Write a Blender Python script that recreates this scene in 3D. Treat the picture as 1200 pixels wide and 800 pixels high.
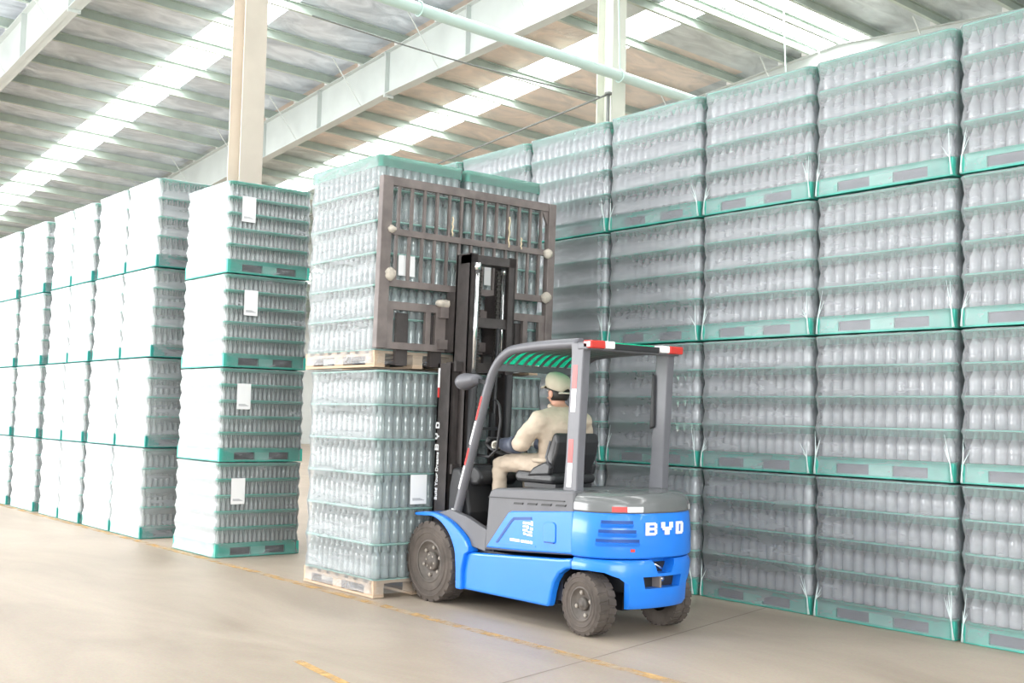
import bpy, bmesh, math, random
from mathutils import Vector, Matrix
for o in list(bpy.data.objects):
    bpy.data.objects.remove(o)
SC = bpy.context.scene
COL = SC.collection
R = math.radians
rnd = random.Random(7)

# ------------------------------------------------------------------ camera, world, light, exposure
cam_d = bpy.data.cameras.new('camera'); cam = bpy.data.objects.new('camera', cam_d); COL.objects.link(cam)
cam_d.sensor_width = 36.0; cam_d.lens = 36.0 * 1340.5 / 1200.0; cam_d.clip_end = 300
def cam_axes(yaw, pitch, roll):
    a, b, r = R(yaw), R(pitch), R(roll)
    F = Vector((-math.sin(a)*math.cos(b), math.cos(a)*math.cos(b), math.sin(b)))
    Rt = Vector((math.cos(a), math.sin(a), 0)); U = Rt.cross(F)
    return math.cos(r)*Rt + math.sin(r)*U, -math.sin(r)*Rt + math.cos(r)*U, F
_r, _u, _f = cam_axes(51.194, 3.831, 1.293)
M = Matrix((_r, _u, -_f)).transposed().to_4x4(); M.translation = Vector((0, 0, 1.462))
cam.matrix_world = M
SC.camera = cam

world = bpy.data.worlds.new('sky'); SC.world = world; world.use_nodes = True
bg = world.node_tree.nodes['Background']; bg.inputs[0].default_value = (0.90, 0.96, 1.0, 1); bg.inputs[1].default_value = 1.15

def area(name, loc, target, sx, sy, power, color=(1, 1, 1)):
    d = bpy.data.lights.new(name, 'AREA'); d.shape = 'RECTANGLE'; d.size = sx; d.size_y = sy; d.energy = power; d.color = color
    o = bpy.data.objects.new(name, d); COL.objects.link(o); o.location = loc
    o.rotation_euler = (Vector(target) - Vector(loc)).to_track_quat('-Z', 'Y').to_euler()
    return o
area('daylight_doorway', (-18, -7.5, 2.8), (-14.5, 6, 4.4), 16, 5, 2300, (1.0, 1.0, 1.0))
area('added_fill', (9, -3, 3.4), (-6, 7.5, 3.6), 9, 6, 1200, (0.96, 1.0, 1.0))  # added fill lamp from an unseen side, lifts the long wall and end faces
SKYLIGHT = 9.0
SC.view_settings.view_transform = 'Standard'; SC.view_settings.look = 'None'
SC.view_settings.gamma = 1.0; SC.view_settings.use_curve_mapping = False
SC.view_settings.exposure = 0.55
SC.cycles.use_denoising = True
SC.cycles.max_bounces = 7; SC.cycles.diffuse_bounces = 4; SC.cycles.glossy_bounces = 3
SC.cycles.transparent_max_bounces = 14; SC.cycles.transmission_bounces = 4
SC.cycles.caustics_reflective = False; SC.cycles.caustics_refractive = False

# ------------------------------------------------------------------ materials
def newmat(name):
    m = bpy.data.materials.new(name); m.use_nodes = True
    nt = m.node_tree; nt.nodes.clear()
    out = nt.nodes.new('ShaderNodeOutputMaterial')
    return m, nt, out
def nd(nt, t, **k):
    n = nt.nodes.new(t)
    for a, v in k.items():
        if a.startswith('i_'): n.inputs[int(a[2:])].default_value = v
        else: setattr(n, a, v)
    return n
def c4(c): return (c[0], c[1], c[2], 1.0)
def pbr(name, col, rough=0.5, metal=0.0, var=0.0, scale=8.0, bump=0.0, bscale=40.0, col2=None, spec=0.5, coat=0.0, emit=None):
    m, nt, out = newmat(name)
    b = nd(nt, 'ShaderNodeBsdfPrincipled'); nt.links.new(b.outputs[0], out.inputs[0])
    b.inputs['Roughness'].default_value = rough; b.inputs['Metallic'].default_value = metal
    b.inputs['Specular IOR Level'].default_value = spec; b.inputs['Coat Weight'].default_value = coat
    if emit: b.inputs['Emission Color'].default_value = c4(emit[0]); b.inputs['Emission Strength'].default_value = emit[1]
    tc = nd(nt, 'ShaderNodeTexCoord')
    if var > 0 or col2:
        n = nd(nt, 'ShaderNodeTexNoise'); n.inputs['Scale'].default_value = scale; n.inputs['Detail'].default_value = 6
        nt.links.new(tc.outputs['Object'], n.inputs['Vector'])
        mx = nd(nt, 'ShaderNodeMix', data_type='RGBA')
        c2 = col2 or tuple(max(0, x*(1-var)) for x in col)
        mx.inputs['A'].default_value = c4(col); mx.inputs['B'].default_value = c4(c2)
        rp = nd(nt, 'ShaderNodeValToRGB'); rp.color_ramp.elements[0].position = 0.38; rp.color_ramp.elements[1].position = 0.65
        nt.links.new(n.outputs['Fac'], rp.inputs[0]); nt.links.new(rp.outputs[0], mx.inputs['Factor'])
        nt.links.new(mx.outputs['Result'], b.inputs['Base Color'])
    else:
        b.inputs['Base Color'].default_value = c4(col)
    if bump > 0:
        n2 = nd(nt, 'ShaderNodeTexNoise'); n2.inputs['Scale'].default_value = bscale; n2.inputs['Detail'].default_value = 5
        nt.links.new(tc.outputs['Object'], n2.inputs['Vector'])
        bp = nd(nt, 'ShaderNodeBump'); bp.inputs['Strength'].default_value = bump; bp.inputs['Distance'].default_value = 0.02
        nt.links.new(n2.outputs['Fac'], bp.inputs['Height']); nt.links.new(bp.outputs[0], b.inputs['Normal'])
    return m

def bottle_mat(name, tint, body, transp, gmin=0.10, rough=0.13):
    m, nt, out = newmat(name)
    tr = nd(nt, 'ShaderNodeBsdfTransparent'); tr.inputs[0].default_value = c4(tint)
    df = nd(nt, 'ShaderNodeBsdfDiffuse'); df.inputs[0].default_value = c4(body)
    tl = nd(nt, 'ShaderNodeBsdfTranslucent'); tl.inputs[0].default_value = c4(body)
    gl = nd(nt, 'ShaderNodeBsdfGlossy'); gl.inputs['Roughness'].default_value = rough
    a = nd(nt, 'ShaderNodeMixShader', i_0=0.35); nt.links.new(df.outputs[0], a.inputs[1]); nt.links.new(tl.outputs[0], a.inputs[2])
    b = nd(nt, 'ShaderNodeMixShader', i_0=transp); nt.links.new(a.outputs[0], b.inputs[1]); nt.links.new(tr.outputs[0], b.inputs[2])
    lw = nd(nt, 'ShaderNodeLayerWeight', i_0=0.24 if gmin > 0.05 else 0.08); ma = nd(nt, 'ShaderNodeMath', operation='MAXIMUM'); ma.inputs[1].default_value = gmin; nt.links.new(lw.outputs['Fresnel'], ma.inputs[0])
    c = nd(nt, 'ShaderNodeMixShader'); nt.links.new(ma.outputs[0], c.inputs[0])
    nt.links.new(b.outputs[0], c.inputs[1]); nt.links.new(gl.outputs[0], c.inputs[2]); nt.links.new(c.outputs[0], out.inputs[0])
    return m
def film_mat(name, veil, graze, col=(0.93, 0.95, 0.99), wr=0.5, blend=0.5, crumple=0.3):
    """clear stretch wrap: mostly see-through head on, milky at grazing angles and where it is crumpled"""
    m, nt, out = newmat(name)
    tc = nd(nt, 'ShaderNodeTexCoord')
    mp = nd(nt, 'ShaderNodeMapping'); mp.inputs['Scale'].default_value = (2.2, 2.2, 9.0); nt.links.new(tc.outputs['Object'], mp.inputs[0])
    n = nd(nt, 'ShaderNodeTexNoise'); n.inputs['Scale'].default_value = 1.6; n.inputs['Detail'].default_value = 7; n.inputs['Distortion'].default_value = 0.8
    nt.links.new(mp.outputs[0], n.inputs['Vector'])
    rp = nd(nt, 'ShaderNodeMapRange'); rp.inputs[1].default_value = 0.48; rp.inputs[2].default_value = 0.80; rp.inputs[3].default_value = 0.0; rp.inputs[4].default_value = crumple
    nt.links.new(n.outputs['Fac'], rp.inputs[0])
    lw = nd(nt, 'ShaderNodeLayerWeight', i_0=blend)
    mg = nd(nt, 'ShaderNodeMath', operation='MULTIPLY_ADD'); mg.inputs[1].default_value = graze; mg.inputs[2].default_value = veil
    nt.links.new(lw.outputs['Facing'], mg.inputs[0])
    ad = nd(nt, 'ShaderNodeMath', operation='ADD', use_clamp=True); nt.links.new(mg.outputs[0], ad.inputs[0]); nt.links.new(rp.outputs[0], ad.inputs[1])
    tr = nd(nt, 'ShaderNodeBsdfTransparent'); tr.inputs[0].default_value = (0.97, 0.985, 0.98, 1)
    df = nd(nt, 'ShaderNodeBsdfDiffuse'); df.inputs[0].default_value = c4(col)
    tl = nd(nt, 'ShaderNodeBsdfTranslucent'); tl.inputs[0].default_value = c4(col)
    a = nd(nt, 'ShaderNodeMixShader', i_0=0.25); nt.links.new(df.outputs[0], a.inputs[1]); nt.links.new(tl.outputs[0], a.inputs[2])
    b = nd(nt, 'ShaderNodeMixShader'); nt.links.new(ad.outputs[0], b.inputs[0]); nt.links.new(tr.outputs[0], b.inputs[1]); nt.links.new(a.outputs[0], b.inputs[2])
    gl = nd(nt, 'ShaderNodeBsdfGlossy'); gl.inputs['Roughness'].default_value = 0.30
    bp = nd(nt, 'ShaderNodeBump'); bp.inputs['Strength'].default_value = wr; bp.inputs['Distance'].default_value = 0.03
    nt.links.new(n.outputs['Fac'], bp.inputs['Height']); nt.links.new(bp.outputs[0], gl.inputs['Normal'])
    c = nd(nt, 'ShaderNodeMixShader'); fr = nd(nt, 'ShaderNodeFresnel', i_0=1.33)
    nt.links.new(fr.outputs[0], c.inputs[0]); nt.links.new(b.outputs[0], c.inputs[1]); nt.links.new(gl.outputs[0], c.inputs[2])
    nt.links.new(c.outputs[0], out.inputs[0])
    return m
def emission(name, col, s):
    m, nt, out = newmat(name); e = nd(nt, 'ShaderNodeEmission'); e.inputs[0].default_value = c4(col); e.inputs[1].default_value = s
    nt.links.new(e.outputs[0], out.inputs[0]); return m
def trans_mat(name, col, t=0.6):
    m, nt, out = newmat(name)
    df = nd(nt, 'ShaderNodeBsdfDiffuse'); df.inputs[0].default_value = c4(col)
    tl = nd(nt, 'ShaderNodeBsdfTranslucent'); tl.inputs[0].default_value = c4(col)
    a = nd(nt, 'ShaderNodeMixShader', i_0=t); nt.links.new(df.outputs[0], a.inputs[1]); nt.links.new(tl.outputs[0], a.inputs[2]); nt.links.new(a.outputs[0], out.inputs[0])
    return m
def worn_paint(name, col, base):
    m, nt, out = newmat(name)
    tc = nd(nt, 'ShaderNodeTexCoord'); n = nd(nt, 'ShaderNodeTexNoise'); n.inputs['Scale'].default_value = 3.5; n.inputs['Detail'].default_value = 9; n.inputs['Roughness'].default_value = 0.7
    nt.links.new(tc.outputs['Object'], n.inputs['Vector'])
    rp = nd(nt, 'ShaderNodeMapRange'); rp.inputs[1].default_value = 0.40; rp.inputs[2].default_value = 0.68
    nt.links.new(n.outputs['Fac'], rp.inputs[0])
    tr = nd(nt, 'ShaderNodeBsdfTransparent'); df = nd(nt, 'ShaderNodeBsdfDiffuse'); df.inputs[0].default_value = c4(col)
    a = nd(nt, 'ShaderNodeMixShader'); nt.links.new(rp.outputs[0], a.inputs[0]); nt.links.new(tr.outputs[0], a.inputs[1]); nt.links.new(df.outputs[0], a.inputs[2]); nt.links.new(a.outputs[0], out.inputs[0])
    return m
def foil_mat(name, c1, c2):
    m, nt, out = newmat(name)
    b = nd(nt, 'ShaderNodeBsdfPrincipled'); nt.links.new(b.outputs[0], out.inputs[0]); b.inputs['Metallic'].default_value = 0.25; b.inputs['Roughness'].default_value = 0.42
    tc = nd(nt, 'ShaderNodeTexCoord'); mp = nd(nt, 'ShaderNodeMapping'); mp.inputs['Scale'].default_value = (1.0, 0.45, 1.0); mp.inputs['Rotation'].default_value = (0, 0, 0.5)
    nt.links.new(tc.outputs['Object'], mp.inputs[0])
    n = nd(nt, 'ShaderNodeTexNoise'); n.inputs['Scale'].default_value = 2.4; n.inputs['Detail'].default_value = 8; n.inputs['Distortion'].default_value = 1.2; nt.links.new(mp.outputs[0], n.inputs['Vector'])
    mx = nd(nt, 'ShaderNodeMix', data_type='RGBA'); mx.inputs['A'].default_value = c4(c1); mx.inputs['B'].default_value = c4(c2)
    rp = nd(nt, 'ShaderNodeMapRange'); rp.inputs[1].default_value = 0.35; rp.inputs[2].default_value = 0.65; nt.links.new(n.outputs['Fac'], rp.inputs[0]); nt.links.new(rp.outputs[0], mx.inputs['Factor'])
    nt.links.new(mx.outputs['Result'], b.inputs['Base Color'])
    bp = nd(nt, 'ShaderNodeBump'); bp.inputs['Strength'].default_value = 0.7; bp.inputs['Distance'].default_value = 0.08; nt.links.new(n.outputs['Fac'], bp.inputs['Height']); nt.links.new(bp.outputs[0], b.inputs['Normal'])
    return m
def floor_mat():
    m, nt, out = newmat('polished_concrete')
    b = nd(nt, 'ShaderNodeBsdfPrincipled'); nt.links.new(b.outputs[0], out.inputs[0]); b.inputs['Specular IOR Level'].default_value = 0.35
    tc = nd(nt, 'ShaderNodeTexCoord')
    mp = nd(nt, 'ShaderNodeMapping'); mp.inputs['Scale'].default_value = (0.35, 0.9, 1.0); nt.links.new(tc.outputs['Object'], mp.inputs[0])
    n = nd(nt, 'ShaderNodeTexNoise'); n.inputs['Scale'].default_value = 1.3; n.inputs['Detail'].default_value = 10; n.inputs['Roughness'].default_value = 0.62; n.inputs['Distortion'].default_value = 0.6
    nt.links.new(mp.outputs[0], n.inputs['Vector'])
    rp = nd(nt, 'ShaderNodeValToRGB'); e = rp.color_ramp.elements
    e[0].position = 0.30; e[0].color = (0.30, 0.245, 0.195, 1); e[1].position = 0.68; e[1].color = (0.455, 0.39, 0.325, 1)
    k = e.new(0.5); k.color = (0.385, 0.325, 0.265, 1)
    nt.links.new(n.outputs['Fac'], rp.inputs[0])
    n2 = nd(nt, 'ShaderNodeTexNoise'); n2.inputs['Scale'].default_value = 60; n2.inputs['Detail'].default_value = 4; nt.links.new(tc.outputs['Object'], n2.inputs['Vector'])
    mx = nd(nt, 'ShaderNodeMix', data_type='RGBA', blend_type='OVERLAY'); mx.inputs['Factor'].default_value = 0.18
    nt.links.new(rp.outputs[0], mx.inputs['A']); nt.links.new(n2.outputs['Color'], mx.inputs['B'])
    hs = nd(nt, 'ShaderNodeHueSaturation'); hs.inputs['Saturation'].default_value = 1.12; nt.links.new(mx.outputs['Result'], hs.inputs['Color'])
    nt.links.new(hs.outputs[0], b.inputs['Base Color'])
    rr = nd(nt, 'ShaderNodeMapRange'); rr.inputs[3].default_value = 0.34; rr.inputs[4].default_value = 0.6; nt.links.new(n.outputs['Fac'], rr.inputs[0]); nt.links.new(rr.outputs[0], b.inputs['Roughness'])
    return m
def wood_mat():
    m, nt, out = newmat('pale_pine')
    b = nd(nt, 'ShaderNodeBsdfPrincipled'); nt.links.new(b.outputs[0], out.inputs[0]); b.inputs['Roughness'].default_value = 0.75
    tc = nd(nt, 'ShaderNodeTexCoord'); mp = nd(nt, 'ShaderNodeMapping'); mp.inputs['Scale'].default_value = (2, 14, 30); nt.links.new(tc.outputs['Object'], mp.inputs[0])
    n = nd(nt, 'ShaderNodeTexNoise'); n.inputs['Scale'].default_value = 2.5; n.inputs['Detail'].default_value = 5; nt.links.new(mp.outputs[0], n.inputs['Vector'])
    mx = nd(nt, 'ShaderNodeMix', data_type='RGBA'); mx.inputs['A'].default_value = (0.62, 0.47, 0.34, 1); mx.inputs['B'].default_value = (0.47, 0.33, 0.22, 1)
    nt.links.new(n.outputs['Fac'], mx.inputs['Factor']); nt.links.new(mx.outputs['Result'], b.inputs['Base Color'])
    return m

MAT = dict(
    floor=floor_mat(), wood=wood_mat(),
    bottle=bottle_mat('clear_bottle', (0.95, 0.97, 0.97), (0.87, 0.86, 0.91), 0.40),
    bottle_far=bottle_mat('clear_bottle_far', (0.95, 0.97, 0.97), (0.86, 0.88, 0.87), 0.38),
    bottle_load=bottle_mat('clear_bottle_large', (0.93, 0.97, 0.96), (0.70, 0.79, 0.79), 0.42),
    film=film_mat('stretch_film_clear', 0.16, 0.25, wr=0.25, crumple=0.07, col=(0.93, 0.94, 0.99)),
    film_milky=film_mat('stretch_film_milky', 0.0, 0.78, blend=0.55, crumple=0.2),
    film_white=film_mat('stretch_film_white', 0.10, 1.15, blend=0.58, crumple=0.15, wr=0.25),
    film_load=film_mat('stretch_film_load', 0.06, 0.30, blend=0.45, crumple=0.09),
    fold=trans_mat('gathered_film', (0.85, 0.93, 0.92), 0.4),
    neck_shade=bottle_mat('green_neck_shade', (0.62, 0.86, 0.78), (0.22, 0.60, 0.50), 0.78, 0.02, 0.45), sheet_pale=trans_mat('pale_green_layer_sheet', (0.42, 0.74, 0.66), 0.4),  # neck band tints in the green shade between bottles, no real tray lip
    lip=bottle_mat('green_tray_lip', (0.50, 0.85, 0.74), (0.30, 0.70, 0.59), 0.55, 0.03, 0.4), pallet_pale=pbr('pale_green_plastic', (0.22, 0.56, 0.48), 0.45, var=0.2, scale=5),
    sheet=trans_mat('green_layer_sheet', (0.16, 0.62, 0.50), 0.45),
    sheet_dark=pbr('green_layer_sheet_grey', (0.20, 0.42, 0.36), 0.5),
    pallet=pbr('green_plastic', (0.07, 0.50, 0.40), 0.45, var=0.25, scale=5),
    pallet_shaded=pbr('green_plastic_shaded', (0.02, 0.30, 0.26), 0.45, var=0.2, scale=5),  # darker copy of the pallet green, weaker light put into the colour
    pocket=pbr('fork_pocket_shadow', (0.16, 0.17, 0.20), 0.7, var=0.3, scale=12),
    paper=pbr('white_paper', (0.88, 0.88, 0.88), 0.8), ink=pbr('grey_print', (0.45, 0.45, 0.47), 0.8),
    blue=pbr('blue_paint', (0.012, 0.205, 0.80), 0.32, coat=0.3, var=0.06, scale=3),
    blue_shade=pbr('blue_paint_shade', (0.005, 0.06, 0.26), 0.45),  # darker copy of the body blue, shade of creases and slits painted in
    grey=pbr('dark_grey_plastic', (0.12, 0.12, 0.13), 0.5, var=0.12, scale=4),
    grey_gloss=pbr('dark_grey_gloss', (0.15, 0.155, 0.155), 0.24, coat=0.4, var=0.15, scale=3),
    guard=pbr('grey_steel_paint', (0.14, 0.14, 0.155), 0.42, var=0.1, scale=6),
    mast=pbr('mast_steel', (0.062, 0.052, 0.05), 0.5, var=0.35, scale=9, bump=0.05),
    carriage=pbr('brown_grey_steel', (0.19, 0.16, 0.15), 0.55, var=0.3, scale=7, bump=0.05),
    black=pbr('black_plastic', (0.018, 0.018, 0.02), 0.5), seat=pbr('black_vinyl', (0.025, 0.025, 0.027), 0.38, bump=0.08),
    tyre=pbr('dusty_rubber', (0.105, 0.085, 0.072), 0.85, var=0.4, scale=7, bump=0.1),
    rim=pbr('dusty_rim', (0.13, 0.11, 0.095), 0.65, var=0.4, scale=10), bolt=pbr('worn_bolt', (0.33, 0.29, 0.25), 0.5, metal=0.4),
    chrome=pbr('chrome_rod', (0.75, 0.76, 0.76), 0.18, metal=0.9), chain=pbr('greasy_chain', (0.05, 0.045, 0.04), 0.5, metal=0.4),
    white=pbr('white_paint', (0.87, 0.87, 0.87), 0.5), red=pbr('red_reflective', (0.62, 0.045, 0.04), 0.35),
    lamp_red=pbr('red_lens', (0.55, 0.03, 0.02), 0.2, coat=0.5), lamp_white=pbr('clear_lens', (0.85, 0.85, 0.85), 0.15, coat=0.5),
    green_roof=trans_mat('green_canopy', (0.02, 0.50, 0.27), 0.75),
    foam=pbr('dirty_foam', (0.60, 0.54, 0.46), 0.9, var=0.3, scale=20, bump=0.2), rope=pbr('straw_rope', (0.62, 0.52, 0.36), 0.9),
    column=pbr('beige_column_paint', (0.60, 0.53, 0.45), 0.5, var=0.1, scale=2), column_pale=pbr('pale_column_paint', (0.66, 0.68, 0.60), 0.5, var=0.08, scale=2),
    beam=pbr('pale_green_beam', (0.55, 0.59, 0.57), 0.45, var=0.08, scale=1.5), purlin=pbr('green_grey_purlin', (0.52, 0.60, 0.54), 0.5, var=0.15, scale=2),
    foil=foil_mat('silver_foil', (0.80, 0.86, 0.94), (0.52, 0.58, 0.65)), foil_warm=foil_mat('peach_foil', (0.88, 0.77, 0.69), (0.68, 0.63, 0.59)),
    foil_grey=foil_mat('grey_foil', (0.70, 0.76, 0.77), (0.47, 0.52, 0.53)),
    skylight=emission('daylit_skylight', (1.0, 1.0, 0.99), SKYLIGHT), wall=pbr('pale_wall_panel', (0.70, 0.73, 0.72), 0.6),
    pipe=pbr('pale_teal_pipe', (0.50, 0.64, 0.60), 0.4), cable=pbr('grey_cable', (0.16, 0.17, 0.16), 0.6), clip=pbr('white_clip', (0.82, 0.82, 0.80), 0.5),
    line=worn_paint('worn_yellow_paint', (0.66, 0.42, 0.18), None), joint=pbr('joint_filler', (0.26, 0.22, 0.19), 0.8),
    beige=pbr('beige_workwear', (0.56, 0.46, 0.36), 0.85, var=0.12, scale=14, bump=0.25, bscale=14), cap=pbr('khaki_cap', (0.50, 0.44, 0.34), 0.85, var=0.08, scale=12),
    skin=pbr('skin', (0.56, 0.30, 0.21), 0.55), hair=pbr('black_hair', (0.02, 0.018, 0.016), 0.6), sleeve=pbr('navy_sleeve', (0.06, 0.07, 0.10), 0.5, bump=0.2, bscale=12), glove=pbr('white_glove', (0.70, 0.67, 0.60), 0.85),
    shoe=pbr('dark_shoe', (0.05, 0.05, 0.05), 0.6), mirror=pbr('mirror_glass', (0.35, 0.37, 0.38), 0.08, metal=0.9),
)

# ------------------------------------------------------------------ mesh helpers
class MB:
    def __init__(s): s.v = []; s.f = []; s.m = []; s.sm = []
    def add(s, vs, fs, mi=0, smooth=False):
        o = len(s.v); s.v += [tuple(v) for v in vs]
        for f in fs: s.f.append(tuple(i+o for i in f)); s.m.append(mi); s.sm.append(smooth)
    def box(s, x0, x1, y0, y1, z0, z1, mi=0):
        s.add([(x0,y0,z0),(x1,y0,z0),(x1,y1,z0),(x0,y1,z0),(x0,y0,z1),(x1,y0,z1),(x1,y1,z1),(x0,y1,z1)],
              [(0,3,2,1),(4,5,6,7),(0,1,5,4),(1,2,6,5),(2,3,7,6),(3,0,4,7)], mi)
    def bar(s, a, b, w, h, up=(0,0,1), mi=0):
        a, b = Vector(a), Vector(b); d = (b-a).normalized(); u = Vector(up); r = d.cross(u)
        if r.length < 1e-4: r = d.cross(Vector((1,0,0)))
        r.normalize(); u = r.cross(d); r *= w/2; u *= h/2
        s.add([a-r-u, a+r-u, a+r+u, a-r+u, b-r-u, b+r-u, b+r+u, b-r+u],
              [(0,1,2,3),(4,7,6,5),(0,4,5,1),(1,5,6,2),(2,6,7,3),(3,7,4,0)], mi)
    def tube(s, pts, rad, n=10, mi=0, cap=True, closed=False):
        pts = [Vector(p) for p in pts]; k = len(pts); rr = rad if isinstance(rad, (list, tuple)) else [rad]*k
        rings = []; prev = None
        for i in range(k):
            if closed: d = (pts[(i+1) % k] - pts[i-1])
            else: d = pts[min(i+1, k-1)] - pts[max(i-1, 0)]
            d.normalize()
            if prev is None:
                a = Vector((0,0,1)) if abs(d.z) < 0.9 else Vector((1,0,0))
                u = d.cross(a).normalized()
            else:
                u = prev - d*prev.dot(d); u.normalize()
            prev = u; w = d.cross(u)
            rings.append([pts[i] + (u*math.cos(2*math.pi*j/n) + w*math.sin(2*math.pi*j/n))*rr[i] for j in range(n)])
        vs = [p for r in rings for p in r]; fs = []
        for i in range(k if closed else k-1):
            for j in range(n):
                a = i*n + j; b = i*n + (j+1) % n; i2 = (i+1) % k
                fs.append((a, b, i2*n + (j+1) % n, i2*n + j))
        s.add(vs, fs, mi, True)
        if cap and not closed:
            s.add(rings[0], [tuple(range(n))[::-1]], mi); s.add(rings[-1], [tuple(range(n))], mi)
    def lathe(s, prof, n=16, mi=0, axis='z', c=(0,0,0), smooth=True):
        c = Vector(c); vs = []
        for (r, z) in prof:
            for j in range(n):
                a = 2*math.pi*j/n; x, y = r*math.cos(a), r*math.sin(a)
                p = (x, y, z) if axis == 'z' else ((x, z, y) if axis == 'y' else (z, x, y))
                vs.append(c + Vector(p))
        fs = []
        for i in range(len(prof)-1):
            for j in range(n):
                q = (i*n+j, i*n+(j+1) % n, (i+1)*n+(j+1) % n, (i+1)*n+j)
                fs.append(q if axis != 'y' else q[::-1])
        s.add(vs, fs, mi, smooth)
    def prism(s, poly, y0, y1, mi=0, side=None, plane='xz'):
        """polygon in xz (or xy / yz) extruded along the missing axis"""
        n = len(poly)
        def P(p, t): return (p[0], t, p[1]) if plane == 'xz' else ((p[0], p[1], t) if plane == 'xy' else (t, p[0], p[1]))
        vs = [P(p, y0) for p in poly] + [P(p, y1) for p in poly]
        s.add(vs, [tuple(range(n)), tuple(range(2*n-1, n-1, -1))], mi)
        for i in range(n):
            j = (i+1) % n
            s.add([vs[i], vs[i+n], vs[j+n], vs[j]], [(0,1,2,3)], side[i] if side else mi)
    def sphere(s, c, r, n=12, k=8, mi=0):
        c = Vector(c); r = r if isinstance(r, (tuple, list)) else (r, r, r)
        vs = []; fs = []
        for i in range(k+1):
            t = math.pi*i/k
            for j in range(n):
                a = 2*math.pi*j/n
                vs.append(c + Vector((r[0]*math.sin(t)*math.cos(a), r[1]*math.sin(t)*math.sin(a), r[2]*math.cos(t))))
        for i in range(k):
            for j in range(n): fs.append((i*n+j, (i+1)*n+j, (i+1)*n+(j+1) % n, i*n+(j+1) % n))
        s.add(vs, fs, mi, True)
    def xf(s, fn): s.v = [tuple(fn(Vector(v))) for v in s.v]; return s
    def mesh(s, name, mats):
        me = bpy.data.meshes.new(name); me.from_pydata(s.v, [], s.f)
        for m in (mats if isinstance(mats, (list, tuple)) else [mats]): me.materials.append(MAT[m] if isinstance(m, str) else m)
        me.polygons.foreach_set('material_index', s.m); me.polygons.foreach_set('use_smooth', s.sm)
        bm = bmesh.new(); bm.from_mesh(me); bmesh.ops.remove_doubles(bm, verts=bm.verts, dist=1e-5)
        bmesh.ops.recalc_face_normals(bm, faces=bm.faces); bm.to_mesh(me); bm.free()
        me.update(); return me
    def build(s, name, mats, parent=None, loc=None, bevel=0.0, seg=2):
        o = bpy.data.objects.new(name, s.mesh(name, mats)); COL.objects.link(o)
        if parent: o.parent = parent
        if loc: o.location = loc
        if bevel > 0:
            b = o.modifiers.new('bevel', 'BEVEL'); b.width = bevel; b.segments = seg; b.limit_method = 'ANGLE'; b.angle_limit = R(35)
        return o
def link_mesh(name, me, parent=None, loc=None):
    o = bpy.data.objects.new(name, me); COL.objects.link(o)
    if parent: o.parent = parent
    if loc: o.location = loc
    return o
def tag(o, label=None, cat=None, group=None, kind=None):
    if label: o['label'] = label
    if cat: o['category'] = cat
    if group: o['group'] = group
    if kind: o['kind'] = kind
    return o
def thing(name, loc, label, cat, group=None, rz=0):
    o = bpy.data.objects.new(name, None); COL.objects.link(o); o.location = loc; o.rotation_euler = (0, 0, rz)
    o.empty_display_size = 0.1
    return tag(o, label, cat, group)
KIDS = {}
def copy_tree(o, parent=None):
    c = o.copy(); COL.objects.link(c)
    if parent: c.parent = parent
    for ch in o.children: copy_tree(ch, c)
    return c
def boolean(o, cutters):
    for i, c in enumerate(cutters):
        md = o.modifiers.new('b%d' % i, 'BOOLEAN'); md.object = c; md.operation = 'DIFFERENCE'; md.solver = 'EXACT'
    bpy.context.view_layer.update()
    dg = bpy.context.evaluated_depsgraph_get()
    me = bpy.data.meshes.new_from_object(o.evaluated_get(dg))
    o.modifiers.clear(); o.data = me
    for c in cutters: bpy.data.objects.remove(c)
    return o

# ------------------------------------------------------------------ setting: floor
fl = MB(); fl.box(-64, 14, -12, 28, -0.2, 0)
floor = tag(fl.build('floor', 'floor'), kind='structure')
def floor_strip(name, mat, pts, w, h, label):
    b = MB()
    for (a, c) in zip(pts[:-1], pts[1:]):
        a, c = Vector(a), Vector(c); d = (c-a).normalized(); n = Vector((-d.y, d.x, 0))*w/2
        b.add([a-n+Vector((0,0,h)), c-n+Vector((0,0,h)), c+n+Vector((0,0,h)), a+n+Vector((0,0,h))], [(0,1,2,3)])
    return tag(b.build(name, mat, floor), label)
floor_strip('painted_line', 'line', [(-30, 4.90, 0), (-9.3, 4.86, 0), (-6.3, 4.84, 0), (-2, 4.86, 0)], 0.095, 0.002, 'worn yellow line along the stacks')
floor_strip('painted_line', 'line', [(-6.15, 3.36, 0), (-5.2, 3.27, 0), (-4, 3.2, 0)], 0.06, 0.002, 'faded yellow line in the open aisle')
floor_strip('floor_joint', 'joint', [(-4.3, 1.0, 0), (-5.24, 4.95, 0), (-5.6, 6.3, 0), (-5.9, 7.4, 0)], 0.012, 0.0015, 'thin joint in the concrete slab')

# ------------------------------------------------------------------ setting: roof
RIDGE = -13.7; SL = 0.0804; SY = -0.0364
def roof_z(x, y):                       # top of the rafters = underside of the purlins
    zr = 8.95 + SL*(RIDGE+20) + SY*(y-12.5)
    return zr + SL*(x-RIDGE) if x <= RIDGE else zr - SL*(x-RIDGE)
XF, XN = -62.0, 12.0; Y0, Y1 = -9.0, 27.0; PH = 0.19
ceil = MB()
for (a, b) in ((XF, RIDGE), (RIDGE, XN)):       # outer roof skin
    ceil.add([(a,Y0,roof_z(a,Y0)+PH+0.12),(b,Y0,roof_z(b,Y0)+PH+0.12),(b,Y1,roof_z(b,Y1)+PH+0.12),(a,Y1,roof_z(a,Y1)+PH+0.12)], [(0,1,2,3)])
ceiling = tag(ceil.build('ceiling', 'wall'), kind='structure')
SKY_Y = [(-6.6, -5.8), (2.6, 3.4), (9.2, 10.1), (15.5, 16.5), (22.2, 23.0)]
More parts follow.
